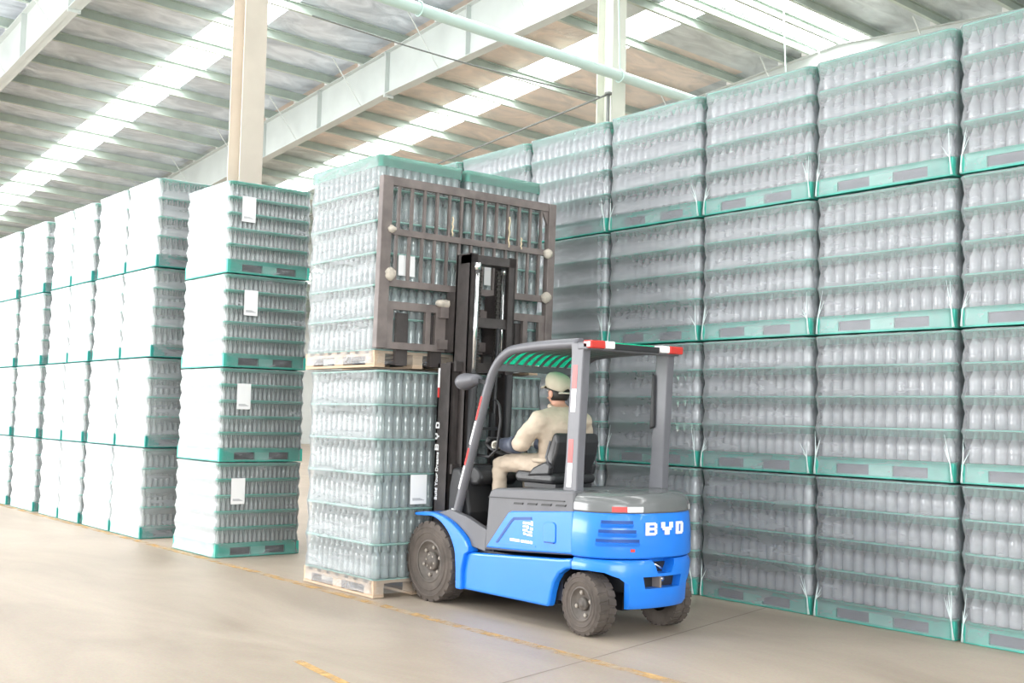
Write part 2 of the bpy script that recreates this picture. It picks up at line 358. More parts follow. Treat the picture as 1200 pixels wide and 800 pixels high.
RX0, RX1 = -14.35, -13.05
def roof_sheet(name, x0, x1, y0, y1, mat, parent, label=None, kind=None, dz=0.0):
    b = MB(); h = PH + dz
    P = [(x0,y0),(x1,y0),(x1,y1),(x0,y1)]
    lo = [(x, y, roof_z(x, y)+h) for x, y in P]; hi = [(x, y, roof_z(x, y)+h+0.02) for x, y in P]
    b.add(lo+hi, [(0,3,2,1),(4,5,6,7),(0,1,5,4),(1,2,6,5),(2,3,7,6),(3,0,4,7)])
    return tag(b.build(name, mat, parent), label, kind=kind)
ys = [Y0] + [v for p in SKY_Y for v in p] + [Y1]
for i in range(0, len(ys), 2):
    m = 'foil' if i < 6 else ('foil' if ys[i] < 12 else 'foil_grey')
    for (xa, xb) in ((XF, -27.0), (-27.0, -16.2), (-16.2, RX0), (RX1, XN)):
        if i == 6 - 0 and False: pass
        ya, yb = ys[i], ys[i+1]
        mm = m
        if 10 <= ya <= 11:              # bay 9.95 .. 15.5 is split by the middle rafter: silver, then peach
            roof_sheet('foil_panel', xa, xb, ya, 12.5, 'foil', ceiling); 
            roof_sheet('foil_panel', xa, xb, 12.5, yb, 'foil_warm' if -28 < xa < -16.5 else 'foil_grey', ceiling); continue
        if 16 <= ya <= 17:
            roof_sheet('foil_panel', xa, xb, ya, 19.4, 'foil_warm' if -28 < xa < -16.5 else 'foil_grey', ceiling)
            roof_sheet('foil_panel', xa, xb, 19.4, yb, 'foil_grey', ceiling); continue
        roof_sheet('foil_panel', xa, xb, ya, yb, mm, ceiling)
nwin = 1
for (ya, yb) in SKY_Y:
    for (xa, xb) in ((XF, RX0), (RX1, XN)):
        roof_sheet('window_%d' % nwin, xa, xb, ya, yb, 'skylight', None, kind='structure', dz=0.03); nwin += 1
for (xa, xb) in ((RX0, RIDGE-0.03), (RIDGE+0.03, RX1)):
    roof_sheet('window_%d' % nwin, xa, xb, Y0, Y1, 'skylight', None, kind='structure', dz=0.06); nwin += 1
# purlins: lipped channels running across the rafters
px = [-25.0 + 1.42*k for k in range(-25, 8)] + [-14.45, -13.75, -12.95] + [-11.5 + 1.42*k for k in range(0, 16)]
px = [x for x in px if XF < x < XN and not (-14.44 < x < -14.3)]
px = sorted(set(px))
for x in px:
    b = MB(); w = 0.075; t = 0.006
    prof = [(0,0),(w,0),(w,0.02),(w-t,0.02),(w-t,t),(t,t),(t,PH-t),(w-t,PH-t),(w-t,PH-0.02),(w,PH-0.02),(w,PH),(0,PH)]
    vs = []
    for y in (Y0, Y1): vs += [(x+p[0], y, roof_z(x, y)+p[1]) for p in prof]
    n = len(prof)
    b.add(vs, [(i, (i+1) % n, (i+1) % n+n, i+n) for i in range(n)])
    b.build('purlin', 'purlin', ceiling)
# rafters
def rafter(y, mat='beam', label=None):
    root = bpy.data.objects.new('roof_beam', None); COL.objects.link(root); root.location = (-13.1, y, 0); tag(root, kind='structure')
    def depth(x):
        d = abs(x+13.1)
        return 0.80 if d > 18 else (0.90 if d > 6.7 else 0.90 + (6.7-d)/6.7*0.22)
    xs = [XF, -50, -40, -31.1, -26, -19.8, -16, RIDGE, -12, -6.4, 0, XN]
    web = MB(); top = MB(); bot = MB(); fw = 0.11
    for a, c in zip(xs[:-1], xs[1:]):
        za, zc = roof_z(a, y), roof_z(c, y); da, dc = depth(a), depth(c)
        L = lambda q: q + 13.1
        def slab(bm, z0a, z1a, z0c, z1c, hw):
            bm.add([(L(a),-hw,z0a),(L(c),-hw,z0c),(L(c),hw,z0c),(L(a),hw,z0a),(L(a),-hw,z1a),(L(c),-hw,z1c),(L(c),hw,z1c),(L(a),hw,z1a)],
                   [(0,3,2,1),(4,5,6,7),(0,1,5,4),(1,2,6,5),(2,3,7,6),(3,0,4,7)])
        slab(web, za-da, za, zc-dc, zc, 0.006)
        slab(top, za-0.014, za, zc-0.014, zc, fw); slab(bot, za-da, za-da+0.014, zc-dc, zc-dc+0.014, fw)
    web.build('web', mat, root); top.build('flange', mat, root); bot.build('flange', mat, root)
    for x in (-31.1, -19.8, -6.4):
        s = MB(); z = roof_z(x, y); s.box(x+13.1-0.02, x+13.1+0.02, -fw, fw, z-depth(x)-0.06, z+0.0); s.build('splice_plate', mat, root)
    for x in (-46, -38, -25.3, -22.6, -17, -9):
        s = MB(); z = roof_z(x, y); s.box(x+13.1-0.006, x+13.1+0.006, -fw, fw, z-depth(x), z); s.build('stiffener', mat, root)
    for x in px:
        if -45 < x < -6:
            s = MB(); z = roof_z(x, y); s.box(x+13.1-0.14, x+13.1-0.005, -fw, fw*0.6, z+0.002, z+0.10); s.build('purlin_clip', 'clip', root)
    for k, x in enumerate(px):
        if k % 2 == 0 and -40 < x < -8:
            s = MB(); z = roof_z(x, y); s.bar((x+13.1, -0.10, z-depth(x)+0.03), (x+13.1-0.1, -0.75, z+0.01+0.027), 0.035, 0.012); s.build('flange_brace', mat, root)
    return root
for y in (6.1, 12.5, 19.45): rafter(y)
rafter(-1.0)
# columns on the ridge line
def column(y, x, mat, ztop, hx=0.16, hy=0.15):
    root = bpy.data.objects.new('column', None); COL.objects.link(root); root.location = (x, y, 0); tag(root, kind='structure')
    for s in (-1, 1):
        b = MB(); b.box(s*hx-0.008, s*hx+0.008, -hy, hy, 0.02, ztop); b.build('flange', mat, root)
    b = MB(); b.box(-hx, hx, -0.006, 0.006, 0.02, ztop); b.build('web', mat, root)
    b = MB(); b.box(-hx-0.08, hx+0.08, -hy-0.08, hy+0.08, 0, 0.02); b.build('base_plate', mat, root)
    return root
column(6.22, -13.15, 'column', roof_z(-13.1, 6.1)-1.10, 0.17, 0.15)
column(12.5, -13.15, 'column_pale', roof_z(-13.1, 12.5)-1.10, 0.17, 0.15)
column(19.45, -13.15, 'column_pale', roof_z(-13.1, 19.45)-1.10, 0.17, 0.15)
# walls
for nm, bx in (('wall_right', (XF, XN, Y1, Y1+0.2, 0, 10.2)), ('wall_far', (XF-0.2, XF, -12, Y1, 0, 7.5))):
    b = MB(); b.box(*bx); tag(b.build(nm, 'wall'), kind='structure')
# service pipe under the rafters, hung from the column line, with its cables
pz = lambda y: 6.86 + SY*1.0*(y-12.3)
pp = MB(); pp.tube([(-12.75, y, pz(y)) for y in (-8, 0, 6, 9, 12.3, 15, 20, 26)], 0.085, 14)
pipe = tag(pp.build('service_pipe', 'pipe'), 'long pale teal pipe running across under the roof in front of the pale column', 'pipe')
for y in (4.0, 8.5, 12.3, 16.5):
    b = MB(); b.tube([(-12.75+0.1*math.cos(a), y, pz(y)+0.1*math.sin(a)) for a in [2*math.pi*k/12 for k in range(12)]], 0.012, 6, closed=True)
    b.bar((-12.75, y, pz(y)+0.1), (-12.9, y+0.05, roof_z(-12.9, y)), 0.02, 0.02); b.build('hanger', 'pipe', pipe)
cb = MB(); pts = []
for k in range(13):
    t = k/12; pts.append((-12.98, 7.0 + 5.1*t, 6.60 - 0.07*t - 0.06*math.sin(math.pi*t)))
cb.tube(pts, 0.011, 6)
tag(cb.build('sagging_cable', 'cable'), 'thin dark cable sagging below the pale pipe towards the pale column', 'cable')
cb = MB(); cb.tube([(-12.98, 12.28, 6.61), (-17.3, 12.28, 6.27), (-24.0, 12.28, 5.75)], 0.016, 6)
cb.tube([(-12.98, 12.28, 6.6), (-12.98, 12.28, 5.2)], 0.03, 6); cb.tube([(-12.98, 12.28, 6.6), (-12.98, 12.28, 6.64)], 0.06, 6)
tag(cb.build('stay_wire', 'cable'), 'straight dark wire leaving the pale column just above the stacked bottles', 'cable')
# ------------------------------------------------------------------ bottles, sheets, film, pallets
def bottle_profile(r, h, kind='jar'):
    if kind == 'cone': return [(0.0, 0.004), (r*0.80, 0.0), (r*0.98, h*0.03), (r*0.98, h*0.25), (r*0.96, h*0.28), (r*0.98, h*0.31), (r*0.98, h*0.48), (r*0.88, h*0.55), (r*0.56, h*0.70), (r*0.36, h*0.82), (r*0.36, h*0.985), (0.0, h*0.99)]
    return [(0.0, 0.004), (r*0.80, 0.0), (r*0.97, h*0.03), (r*0.97, h*0.34), (r*0.93, h*0.37), (r*0.97, h*0.40), (r*0.98, h*0.64), (r*0.88, h*0.71), (r*0.58, h*0.77), (r*0.50, h*0.80), (r*0.50, h*0.985), (0.0, h*0.99)]
def bottle_mesh(r, h, n, mat, light=False, kind='jar'):
    b = MB(); p = bottle_profile(r, h, kind)
    if light: p = [p[i] for i in (1, 3, 6, 7, 8, 10)]
    b.lathe(p, n); return b.mesh('bottle', mat)
def bottle_block(W, D, z0s, nx, ny, h, n, mat, skip=lambda i, j: False, kind='jar'):
    """rows of bottles standing between the layer sheets, too many to pick apart"""
    b = MB(); r = min(W/nx, D/ny)/2*0.985
    p = bottle_profile(r, h, kind); p = [p[i] for i in (1, 3, 6, 7, 8, 9, 10)]
    for z0 in z0s:
        for i in range(nx):
            for j in range(ny):
                if skip(i, j): continue
                b.lathe([(q[0], q[1]) for q in p], n, c=((i+0.5)*W/nx - W/2, (j+0.5)*D/ny - D/2, z0))
    return b.mesh('bottles', mat)
def rrect(W, D, rad, npx, npy, rc=4):
    """closed rounded outline, counter-clockwise from the front left corner"""
    pts = []
    def arc(cx, cy, a0):
        for k in range(rc+1):
            a = a0 + (math.pi/2)*k/rc; pts.append((cx+rad*math.cos(a), cy+rad*math.sin(a)))
    def line(a, b, n):
        for k in range(1, n): t = k/n; pts.append((a[0]+(b[0]-a[0])*t, a[1]+(b[1]-a[1])*t))
    x, y = W/2-rad, D/2-rad
    arc(-x, -y, math.pi); line((-x, -y-rad), (x, -y-rad), npx); arc(x, -y, -math.pi/2); line((x+rad, -y), (x+rad, y), npy)
    arc(x, y, 0); line((x, y+rad), (-x, y+rad), npx); arc(-x, y, math.pi/2); line((-x-rad, y), (-x-rad, -y), npy)
    return pts
def film_mesh(W, D, zs_sheets, zbot, mat, out=0.016, dip=0.012, seed=1, top_roll=0.012, npx=18, npy=14, flare=0.0):
    """stretch wrap: stands proud at every layer sheet, drawn in between"""
    rg = random.Random(seed); rows = []
    zs = [(zbot, 0.006+flare), (zbot+0.05, 0.004), (zs_sheets[0]-0.03, 0.004), (zs_sheets[0], out*0.6)]
    for a, c in zip(zs_sheets[:-1], zs_sheets[1:]):
        for t, f in ((0.04, 0.9), (0.13, 0.35), (0.3, 0.02), (0.5, -0.12), (0.7, 0.02), (0.87, 0.4), (0.96, 0.95), (1.0, 1.0)):
            zs.append((a+(c-a)*t, dip*0.2 + out*f if f > 0 else dip*f*8))
    b = MB(); outl = rrect(W, D, 0.05, npx, npy); n = len(outl); ph = [rg.uniform(-1, 1) for _ in range(n)]
    vs = []
    for k, (z, o) in enumerate(zs):
        for i, (x, y) in enumerate(outl):
            nx, ny = x/(W/2), y/(D/2); m = max(abs(nx), abs(ny)); ex = nx if abs(nx) > 0.97*m else 0; ey = ny if abs(ny) > 0.97*m else 0
            corner = 1.0 - 0.55*(1 if (ex and ey) else 0)
            jit = 0.0022*ph[i]*math.sin(k*1.3+i) + rg.uniform(-0.001, 0.001)
            q = o*corner + jit
            vs.append((x + q*ex, y + q*ey, z + rg.uniform(-0.0015, 0.0015)))
    zt = zs[-1][0]
    for (ins, dz) in ((0.01, top_roll*0.6), (0.05, top_roll), (0.17, top_roll*0.75)):
        for i, (x, y) in enumerate(outl): vs.append((x*(1-ins/(W/2)), y*(1-ins/(D/2)), zt+dz+rg.uniform(-0.003, 0.003)))
    R_ = len(zs)+3; fs = []
    for k in range(R_-1):
        for i in range(n): fs.append((k*n+i, k*n+(i+1) % n, (k+1)*n+(i+1) % n, (k+1)*n+i))
    b.add(vs, fs, 0, True)
    return b.mesh('stretch_film', mat)
def sheet_mesh(W, D, over, th, mat, lip=0.0, lipmat='lip'):
    b = MB(); o = rrect(W+2*over, D+2*over, 0.03, 1, 1, 3); b.prism(o, 0, th, plane='xy')
    if lip > 0:                         # tray edge over the necks; on the long wall it only paints green shade
        n = len(o); b.add([(x, y, 0.0) for x, y in o] + [(x*(1+0.002), y*(1+0.002), -lip) for x, y in o], [(i, (i+1) % n, (i+1) % n+n, i+n) for i in range(n)], 1)
    return b.mesh('layer_sheet', [mat, lipmat])
def tray_mesh(W, D, over, hh, mat):
    """top tray turned down over the last layer"""
    b = MB(); o = rrect(W+2*over, D+2*over, 0.03, 6, 6, 3); n = len(o)
    vs = [(x, y, -hh) for x, y in o] + [(x, y, 0.012) for x, y in o]
    b.add(vs, [(i, (i+1) % n, (i+1) % n+n, i+n) for i in range(n)] + [tuple(range(n, 2*n))]); return b.mesh('top_tray', mat)
def plastic_pallet(parent, W, D, H, mat, pocket, foot=None):
    """moulded plastic pallet: deck, feet and skids, with dark plates painting the shade in the fork pockets"""
    hw, hd = W/2, D/2
    d = MB(); d.box(-hw, hw, -hd, hd, H-0.035, H); d.box(-hw, hw, -hd, hd, 0, 0.02)
    fx = [(-hw, -hw+0.17*W), (-0.085*W, 0.085*W), (hw-0.17*W, hw)]; fy = [(-hd, -hd+0.17*D), (-0.085*D, 0.085*D), (hd-0.17*D, hd)]
    for i, a in enumerate(fx):
        for j, c in enumerate(fy): d.box(a[0], a[1], c[0], c[1], 0.02, H-0.035, 1 if (i == 1) != (j == 1) else 0)
    p = d.build('pallet', [mat, foot or mat], parent)
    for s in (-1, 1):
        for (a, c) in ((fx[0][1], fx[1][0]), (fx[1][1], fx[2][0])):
            k = MB(); k.box(a, c, s*(hd-0.02)-0.004, s*(hd-0.02)+0.004, 0.021, H-0.036)  # dark plate paints the shade of the open pocket
            if s < 0: k.build('pocket_shadow', pocket, p)
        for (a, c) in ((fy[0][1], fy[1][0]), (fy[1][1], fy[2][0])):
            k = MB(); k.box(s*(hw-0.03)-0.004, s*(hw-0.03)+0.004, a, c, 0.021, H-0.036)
            if s > 0: k.build('pocket_shadow', pocket, p)
    return p
def wood_pallet(parent, W, D, H):
    hw, hd = W/2, D/2
    base = MB()
    for y in (-hd+0.05, 0, hd-0.05): base.box(-hw, hw, y-0.05, y+0.05, H-0.045, H-0.024)
    p = base.build('pallet', 'wood', parent)
    n = 8
    for k in range(n):
        b = MB(); x = -hw+0.045 + (W-0.09)*k/(n-1); b.box(x-0.045, x+0.045, -hd, hd, H-0.023, H); b.build('deck_board', 'wood', p)
    for y in (-hd+0.05, 0, hd-0.05):
        b = MB(); b.box(-hw, hw, y-0.05, y+0.05, 0, 0.02); b.build('bottom_board', 'wood', p)
        for x in (-hw+0.07, 0, hw-0.07):
            b = MB(); b.box(x-0.07, x+0.07, y-0.048, y+0.048, 0.021, H-0.046); b.build('block', 'wood', p)
    return p
def make_load(name, loc, label, group, W, D, H, nx, ny, layers, pal='plastic', pmat='pallet', ph=0.13, film='film', bmat='bottle', singles=None,
              sheetmat='sheet', inner_n=7, out=0.016, seed=1, folds=True, top=None, film_bot=0.01, flare=0.0, cat='pallet load', ins=0.012, over=0.008, lip=0.035, dip=0.010, foot=None, bkind='jar', lipmat='lip', pocket='pocket'):
    """one film-wrapped pallet of bottles; singles = sides whose front row is built bottle by bottle ('y' front, 'x' end)"""
    t = thing(name, loc, label, cat, group)
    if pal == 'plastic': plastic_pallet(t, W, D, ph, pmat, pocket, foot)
    else: wood_pallet(t, W, D, ph)
    BW, BD = W-2*ins, D-2*ins
    lh = (H-ph)/layers; th = 0.009; bh = lh-th-0.002
    zs = [ph + k*lh for k in range(layers+1)]
    key = (W, D, H, nx, ny, layers, film, bmat, str(singles), pal)
    if key not in KIDS:
        sm = (sheet_mesh(BW, BD, over, th, sheetmat), sheet_mesh(BW, BD, over, th, sheetmat, lip, lipmat))
        sk = (lambda i, j: ('y' in (singles or '') and j == 0) or ('x' in (singles or '') and i == nx-1))
        bl = bottle_block(BW, BD, [z+th for z in zs[:-1]], nx, ny, bh, inner_n, bmat, sk, bkind)
        r = min(BW/nx, BD/ny)/2*0.985
        KIDS[key] = (sm, bl, bottle_mesh(r, bh, 12, bmat, kind=bkind), tray_mesh(BW, BD, 0.012, 0.085, 'lip') if top == 'tray' else None)
    sm, bl, bm_, tr = KIDS[key]
    fkey = key + (seed,)
    if fkey not in KIDS: KIDS[fkey] = film_mesh(W, D, zs, film_bot, film, out=out, seed=seed, flare=flare, dip=dip)
    for z in zs: link_mesh('layer_sheet', sm[0] if z == zs[0] else sm[1], t, (0, 0, z if z < zs[-1] else z-th))
    tag(link_mesh('bottles', bl, t), kind='stuff')
    if singles:
        for z in zs[:-1]:
            if 'y' in singles:
                for i in range(nx): link_mesh('bottle', bm_, t, ((i+0.5)*BW/nx - BW/2, 0.5*BD/ny - BD/2, z+th))
            if 'x' in singles:
                for j in range(1 if 'y' in singles else 0, ny): link_mesh('bottle', bm_, t, ((nx-0.5)*BW/nx - BW/2, (j+0.5)*BD/ny - BD/2, z+th))
    if tr: link_mesh('top_tray', tr, t, (0, 0, zs[-1]))
    tag(link_mesh('stretch_film', KIDS[fkey], t), 'clear wrinkled stretch film')
    if folds:
        rg = random.Random(seed+50)
        for sx in (-1, 1):
            g = MB(); x = sx*(W/2-0.012); y = -D/2-0.012
            for k in range(4):
                x1 = x - sx*rg.uniform(0.0, 0.07); h = rg.uniform(0.16, 0.34)
                g.tube([(x+sx*0.004, y+0.005, 0.006), (x, y, 0.06), (x-sx*0.008, y, ph), (x1, y-0.002, h)], [0.010, 0.006, 0.0045, 0.001], 5)
            tag(tag(g.build('film_fold', 'fold', t), 'white gathered film at a lower corner'), kind='stuff')
    return t
def paper_label(parent, face, c, w, h, lines=True):
    """white delivery label stuck on the film; face '+x' or '-y'"""
    b = MB()
    (b.box(c[0], c[0]+0.002, c[1]-w/2, c[1]+w/2, c[2]-h/2, c[2]+h/2))
    o = b.build('paper_label', 'paper', parent)
    if lines:
        k = MB()
        for q in range(3): k.box(c[0]+0.002, c[0]+0.003, c[1]-w*0.36, c[1]+w*(0.36-0.12*q), c[2]-h*(0.36-0.03*q)-0.004, c[2]-h*(0.36-0.03*q)+0.002)
        k.build('print_line', 'ink', o)
    return o
TIER = ['bottom', 'second', 'third', 'top']; NTH = ['first', 'second', 'third', 'fourth', 'fifth', 'sixth', 'seventh']
# ---- the long wall of pallets on the right: seven columns, four tiers
edges = [-3.045, -4.25, -5.462, -6.63, -7.802, -9.0, -10.2, -11.4]
YW = 7.405; T = 1.08
for c in range(7):
    W = round(edges[c]-edges[c+1]-0.051, 3); xm = (edges[c]+edges[c+1])/2
    for k in range(4):
        near = c < 4
        hgt = 1.06 if k < 3 else 1.062
        jx, jy = rnd.uniform(-0.003, 0.003), rnd.uniform(-0.012, 0.012)
        make_load('bottle_pallet', (xm+jx, YW+0.5+jy, k*T + (0.003 if k else 0.003)), "wrapped bottles on green pallet, %s tier, %s column from the long wall's right end" % (TIER[k], NTH[c]),
                  'bottle pallets in the long wall', W, 1.0, hgt, 12, 10, 4, singles='y' if near else None, inner_n=7, seed=(c*4+k) % 7, folds=c < 5, ins=0.026, over=0.022, dip=0.014, foot='pallet_pale', lip=0.055, lipmat='neck_shade', bkind='cone')
# ---- single stack with white labels beside the loads (five low layers a pallet)
T1 = 0.957
for k in range(4):
    t = make_load('bottle_pallet', (-11.34+0.01*k, 5.42, k*T1+0.003), 'milky-wrapped small bottles with a white label, %s pallet of the single labelled stack' % TIER[k],
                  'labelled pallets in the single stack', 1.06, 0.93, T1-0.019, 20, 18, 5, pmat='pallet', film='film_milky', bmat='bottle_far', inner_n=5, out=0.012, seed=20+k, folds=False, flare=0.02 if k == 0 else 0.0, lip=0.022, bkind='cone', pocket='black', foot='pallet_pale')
    paper_label(t, '+x', (0.552, [-0.255, -0.235, -0.20, -0.265][k], 0.66), 0.15, 0.26)
# ---- far row on the left, pallets painted darker for the weaker light there
groups = [('nearest', -12.78, 0.985, 2), ('second', -14.88, 0.83, 2), ('third', -16.80, 1.12, 1), ('fourth', -18.12, 1.14, 2)]
pos = {0: 'near', 1: 'far'}
TL = 1.033
for gi, (gn, x0, w, n) in enumerate(groups):
    for q in range(n):
        for k in range(4):
            xm = x0 - w/2 - q*(w+0.012) + (0.05*k if gi == 0 else (0.09 if gi == 1 and k > 1 else 0))
            make_load('bottle_pallet', (xm, 5.41, k*TL+0.003), 'white-wrapped bottles, %s tier, %s%s block in the far left row' % (TIER[k], ('%s half of ' % pos[q]) if n > 1 else '', gn),
                      'bottle pallets in the far left row', round(w-0.03, 3), 0.93, TL-0.020, max(8, int(w/0.066)), 14, 4, pmat='pallet_shaded', film='film_white', bmat='bottle_far', inner_n=5, seed=30+gi*8+q*4+k, folds=False, flare=0.004 if k == 0 else 0.0, lip=0.016, bkind='cone')
# ---- the two double loads on pine pallets in front of the forklift
for tier, (z, xr, hgt, nm) in enumerate(((0.003, -7.86, 1.825, 'lower'), (1.852, -7.89, 1.735, 'raised'))):
    for q in range(2):
        yc = 4.955+0.43 + q*0.885 - (0.035 if tier else 0)
        lab = {(0, 0): 'tall bottle load on pine pallet standing on the floor beside the front wheel', (0, 1): 'tall bottle load on pine pallet on the floor behind the mast, under the raised load',
               (1, 0): 'raised bottle load on pine pallet held high on the forks, nearer half', (1, 1): 'raised bottle load on pine pallet held high on the forks, farther half'}[(tier, q)]
        t = make_load('tall_bottle_pallet', (xr-0.58, yc, z), lab, 'tall bottle loads on pine pallets', 1.14, 0.842, hgt, 13, 10, 6, pal='wood', ph=0.135, film='film_load', bmat='bottle_load',
                      singles='yx' if q == 0 else 'x', inner_n=7, out=0.014, seed=70+tier*2+q, folds=False, top='tray' if tier else None, film_bot=0.03, flare=0.006, lip=0.008, sheetmat='sheet_pale')
        if (tier, q) == (0, 0): paper_label(t, '+x', (0.59, -0.025, 0.857), 0.16, 0.24)
        if tier:
            for s in ((-0.195, -0.105) if q == 0 else (-0.19, -0.095)): paper_label(t, '+x', (0.59, s, 0.845), 0.072, 0.17, False)
# ------------------------------------------------------------------ forklift (faces -x; its left side, -y, is towards the camera)
FX, FY = -6.7, 5.77
TR = thing('forklift', (FX, FY, 0), 'blue electric counterbalance forklift with dark grey guard lifting the raised bottle load', 'forklift')
def arc_pts(cx, cz, r, a0, a1, n):
    return [(cx + r*math.cos(R(a0+(a1-a0)*k/n)), cz + r*math.sin(R(a0+(a1-a0)*k/n))) for k in range(n+1)]
# wheels ------------------------------------------------------------
def wheel(name, x, y, r, w, rr, side, nbolt, hub, steer=0.0):
    """side -1: outer face towards -y. tyre with tread lugs > rim, hub, bolts"""
    b = MB(); s = side; o = w/2
    prof = [(rr, -o*0.80), (rr+0.02, -o*0.93), (r*0.80, -o*1.0), (r*0.93, -o*0.97), (r*0.985, -o*0.80), (r*0.985, o*0.80), (r*0.93, o*0.97), (r*0.80, o), (rr+0.02, o*0.93), (rr, o*0.80)]
    b.lathe(prof, 40, axis='y')
    for q in (0.72, 0.86):                      # moulded rings on the sidewall
        b.lathe([(r*q-0.006, s*o*0.985), (r*q, s*(o+0.006)), (r*q+0.006, s*o*0.985)], 40, axis='y')
    n = 22
    for k in range(n):                          # lugs, staggered on both shoulders
        for sd in (-1, 1):
            a = 2*math.pi*(k + (0.5 if sd > 0 else 0))/n; ca, sa = math.cos(a), math.sin(a); tw = 2*math.pi*r/n*0.36
            def P(rad, t, yy): return (rad*ca - t*sa, yy, rad*sa + t*ca)
            y0_, y1_ = sd*o*0.99, sd*o*0.10
            vs = [P(r*0.93,-tw,y0_),P(r*0.93,tw,y0_),P(r*0.97,tw,y1_),P(r*0.97,-tw,y1_),P(r,-tw*0.9,y0_*0.93),P(r,tw*0.9,y0_*0.93),P(r+0.002,tw*0.9+0.01,y1_),P(r+0.002,-tw*0.9+0.01,y1_)]
            b.add(vs, [(0,3,2,1),(4,5,6,7),(0,1,5,4),(1,2,6,5),(2,3,7,6),(3,0,4,7)])
    t = b.build(name, 'tyre', TR, (x, y, r)); t.rotation_euler = (0, 0, steer)
    m = MB(); f = s*o
    m.lathe([(rr+0.002, f*0.86), (rr*0.97, f*0.80), (rr*0.90, f*0.62), (rr*0.80, f*0.50), (rr*0.62, f*0.50), (rr*0.60, f*0.46), (0.0, f*0.46)], 32, axis='y')
    m.lathe([(rr*1.0, f*0.93), (rr*1.06, f*0.96), (rr*1.10, f*0.90)], 32, axis='y'); m.build('rim', 'rim', t)
    h = MB(); h.lathe([(hub, f*0.45), (hub, f*0.72), (hub*0.85, f*0.78), (hub*0.5, f*0.80), (hub*0.45, f*0.88), (0, f*0.88)], 20, axis='y'); h.build('hub', 'rim', t)
    for k in range(nbolt):
        a = 2*math.pi*k/nbolt + 0.3; bb = MB(); bb.lathe([(0.017, f*0.46), (0.017, f*0.66), (0.010, f*0.72), (0, f*0.72)], 6, axis='y', c=(rr*0.72*math.cos(a), 0, rr*0.72*math.sin(a)), smooth=False); bb.build('wheel_bolt', 'bolt', t)
    if nbolt > 4:
        for k in range(nbolt):
            a = 2*math.pi*(k+0.5)/nbolt + 0.3; bb = MB(); bb.lathe([(0.009, f*0.7), (0.009, f*0.84), (0, f*0.84)], 6, axis='y', c=(hub*0.7*math.cos(a), 0, hub*0.7*math.sin(a)), smooth=False); bb.build('hub_bolt', 'bolt', t)
    return t
for s in (-1, 1):
    wheel('front_wheel', -0.84, s*0.415, 0.315, 0.19, 0.155, s, 6, 0.075)
    wheel('rear_wheel', 0.885, s*0.37, 0.212, 0.15, 0.108, s, 4, 0.045, steer=R(-4))
ax = MB(); ax.tube([(-0.84, -0.32, 0.315), (-0.84, 0.32, 0.315)], 0.06, 12); ax.box(-0.98, -0.70, -0.22, 0.22, 0.2, 0.45); ax.build('drive_axle', 'black', TR)
ax = MB(); ax.tube([(0.885, -0.27, 0.212), (0.885, 0.27, 0.212)], 0.045, 12); ax.box(0.80, 1.0, -0.16, 0.16, 0.16, 0.36); ax.build('steer_axle', 'black', TR)
# chassis skirt with the front half of the rear wheel arch ------------
HB = 0.48
skirt = [(-0.47, 0.15), (0.585, 0.155), (0.60, 0.20)] + [(0.615, 0.26), (0.64, 0.33), (0.69, 0.395), (0.76, 0.435), (0.82, 0.445)] + [(0.82, 0.515), (0.70, 0.50), (0.30, 0.475), (-0.36, 0.435), (-0.45, 0.42)]
for s in (-1, 1):
    b = MB(); b.prism(skirt, s*HB, s*(HB-0.07)); b.build('side_skirt', 'blue', TR, bevel=0.018, seg=3)
b = MB(); b.box(-0.5, 0.60, -HB+0.072, HB-0.072, 0.17, 0.46); b.box(0.60, 1.15, -0.24, 0.24, 0.30, 0.50); b.box(0.60, 0.66, -HB+0.072, HB-0.072, 0.2, 0.44); b.build('underframe', 'black', TR)
# front fenders: a blue arch that starts as a flat lip and widens towards the skirt
def fender(s):
    inner = [(-1.045, 0.665), (-0.93, 0.668)] + arc_pts(-0.85, 0.29, 0.385, 88, 20, 10) + [(-0.475, 0.30), (-0.47, 0.15)]
    outer = [(-1.045, 0.685), (-0.93, 0.700), (-0.84, 0.706), (-0.74, 0.702), (-0.64, 0.680), (-0.55, 0.648), (-0.46, 0.600), (-0.39, 0.555), (-0.335, 0.505), (-0.315, 0.455), (-0.33, 0.43), (-0.36, 0.425), (-0.40, 0.30), (-0.40, 0.15)]
    k = min(len(inner), len(outer)); b = MB(); I, O = inner[:], outer[:]
    def res(pts, n):
        L = [0]
        for a, c in zip(pts[:-1], pts[1:]): L.append(L[-1] + math.dist(a, c))
        out = []
        for i in range(n):
            t = L[-1]*i/(n-1); j = 0
            while j < len(L)-2 and L[j+1] < t: j += 1
            u = (t-L[j])/max(1e-9, L[j+1]-L[j]); out.append((pts[j][0]+(pts[j+1][0]-pts[j][0])*u, pts[j][1]+(pts[j+1][1]-pts[j][1])*u))
        return out
    N = 26; I = res(inner, N); O = res(outer, N)
    ys = (s*0.512, s*0.50, s*0.33)
    # outer side face, top, under face
    vs = [(p[0], ys[0], p[1]) for p in I] + [(p[0], ys[0], p[1]) for p in O] + [(p[0], ys[2], p[1]) for p in I] + [(p[0], ys[2], p[1]) for p in O]
    fs = []
    for i in range(N-1):
        fs += [(i, i+1, N+i+1, N+i), (2*N+i, 3*N+i, 3*N+i+1, 2*N+i+1), (N+i, N+i+1, 3*N+i+1, 3*N+i), (i, 2*N+i, 2*N+i+1, i+1)]
    fs += [(0, N, 3*N, 2*N), (N-1, 3*N-1, 4*N-1, 2*N-1)]
    b.add(vs, fs, 0, False)
    return b.build('front_fender', 'blue', TR, bevel=0.012, seg=2)
for s in (-1, 1): fender(s)
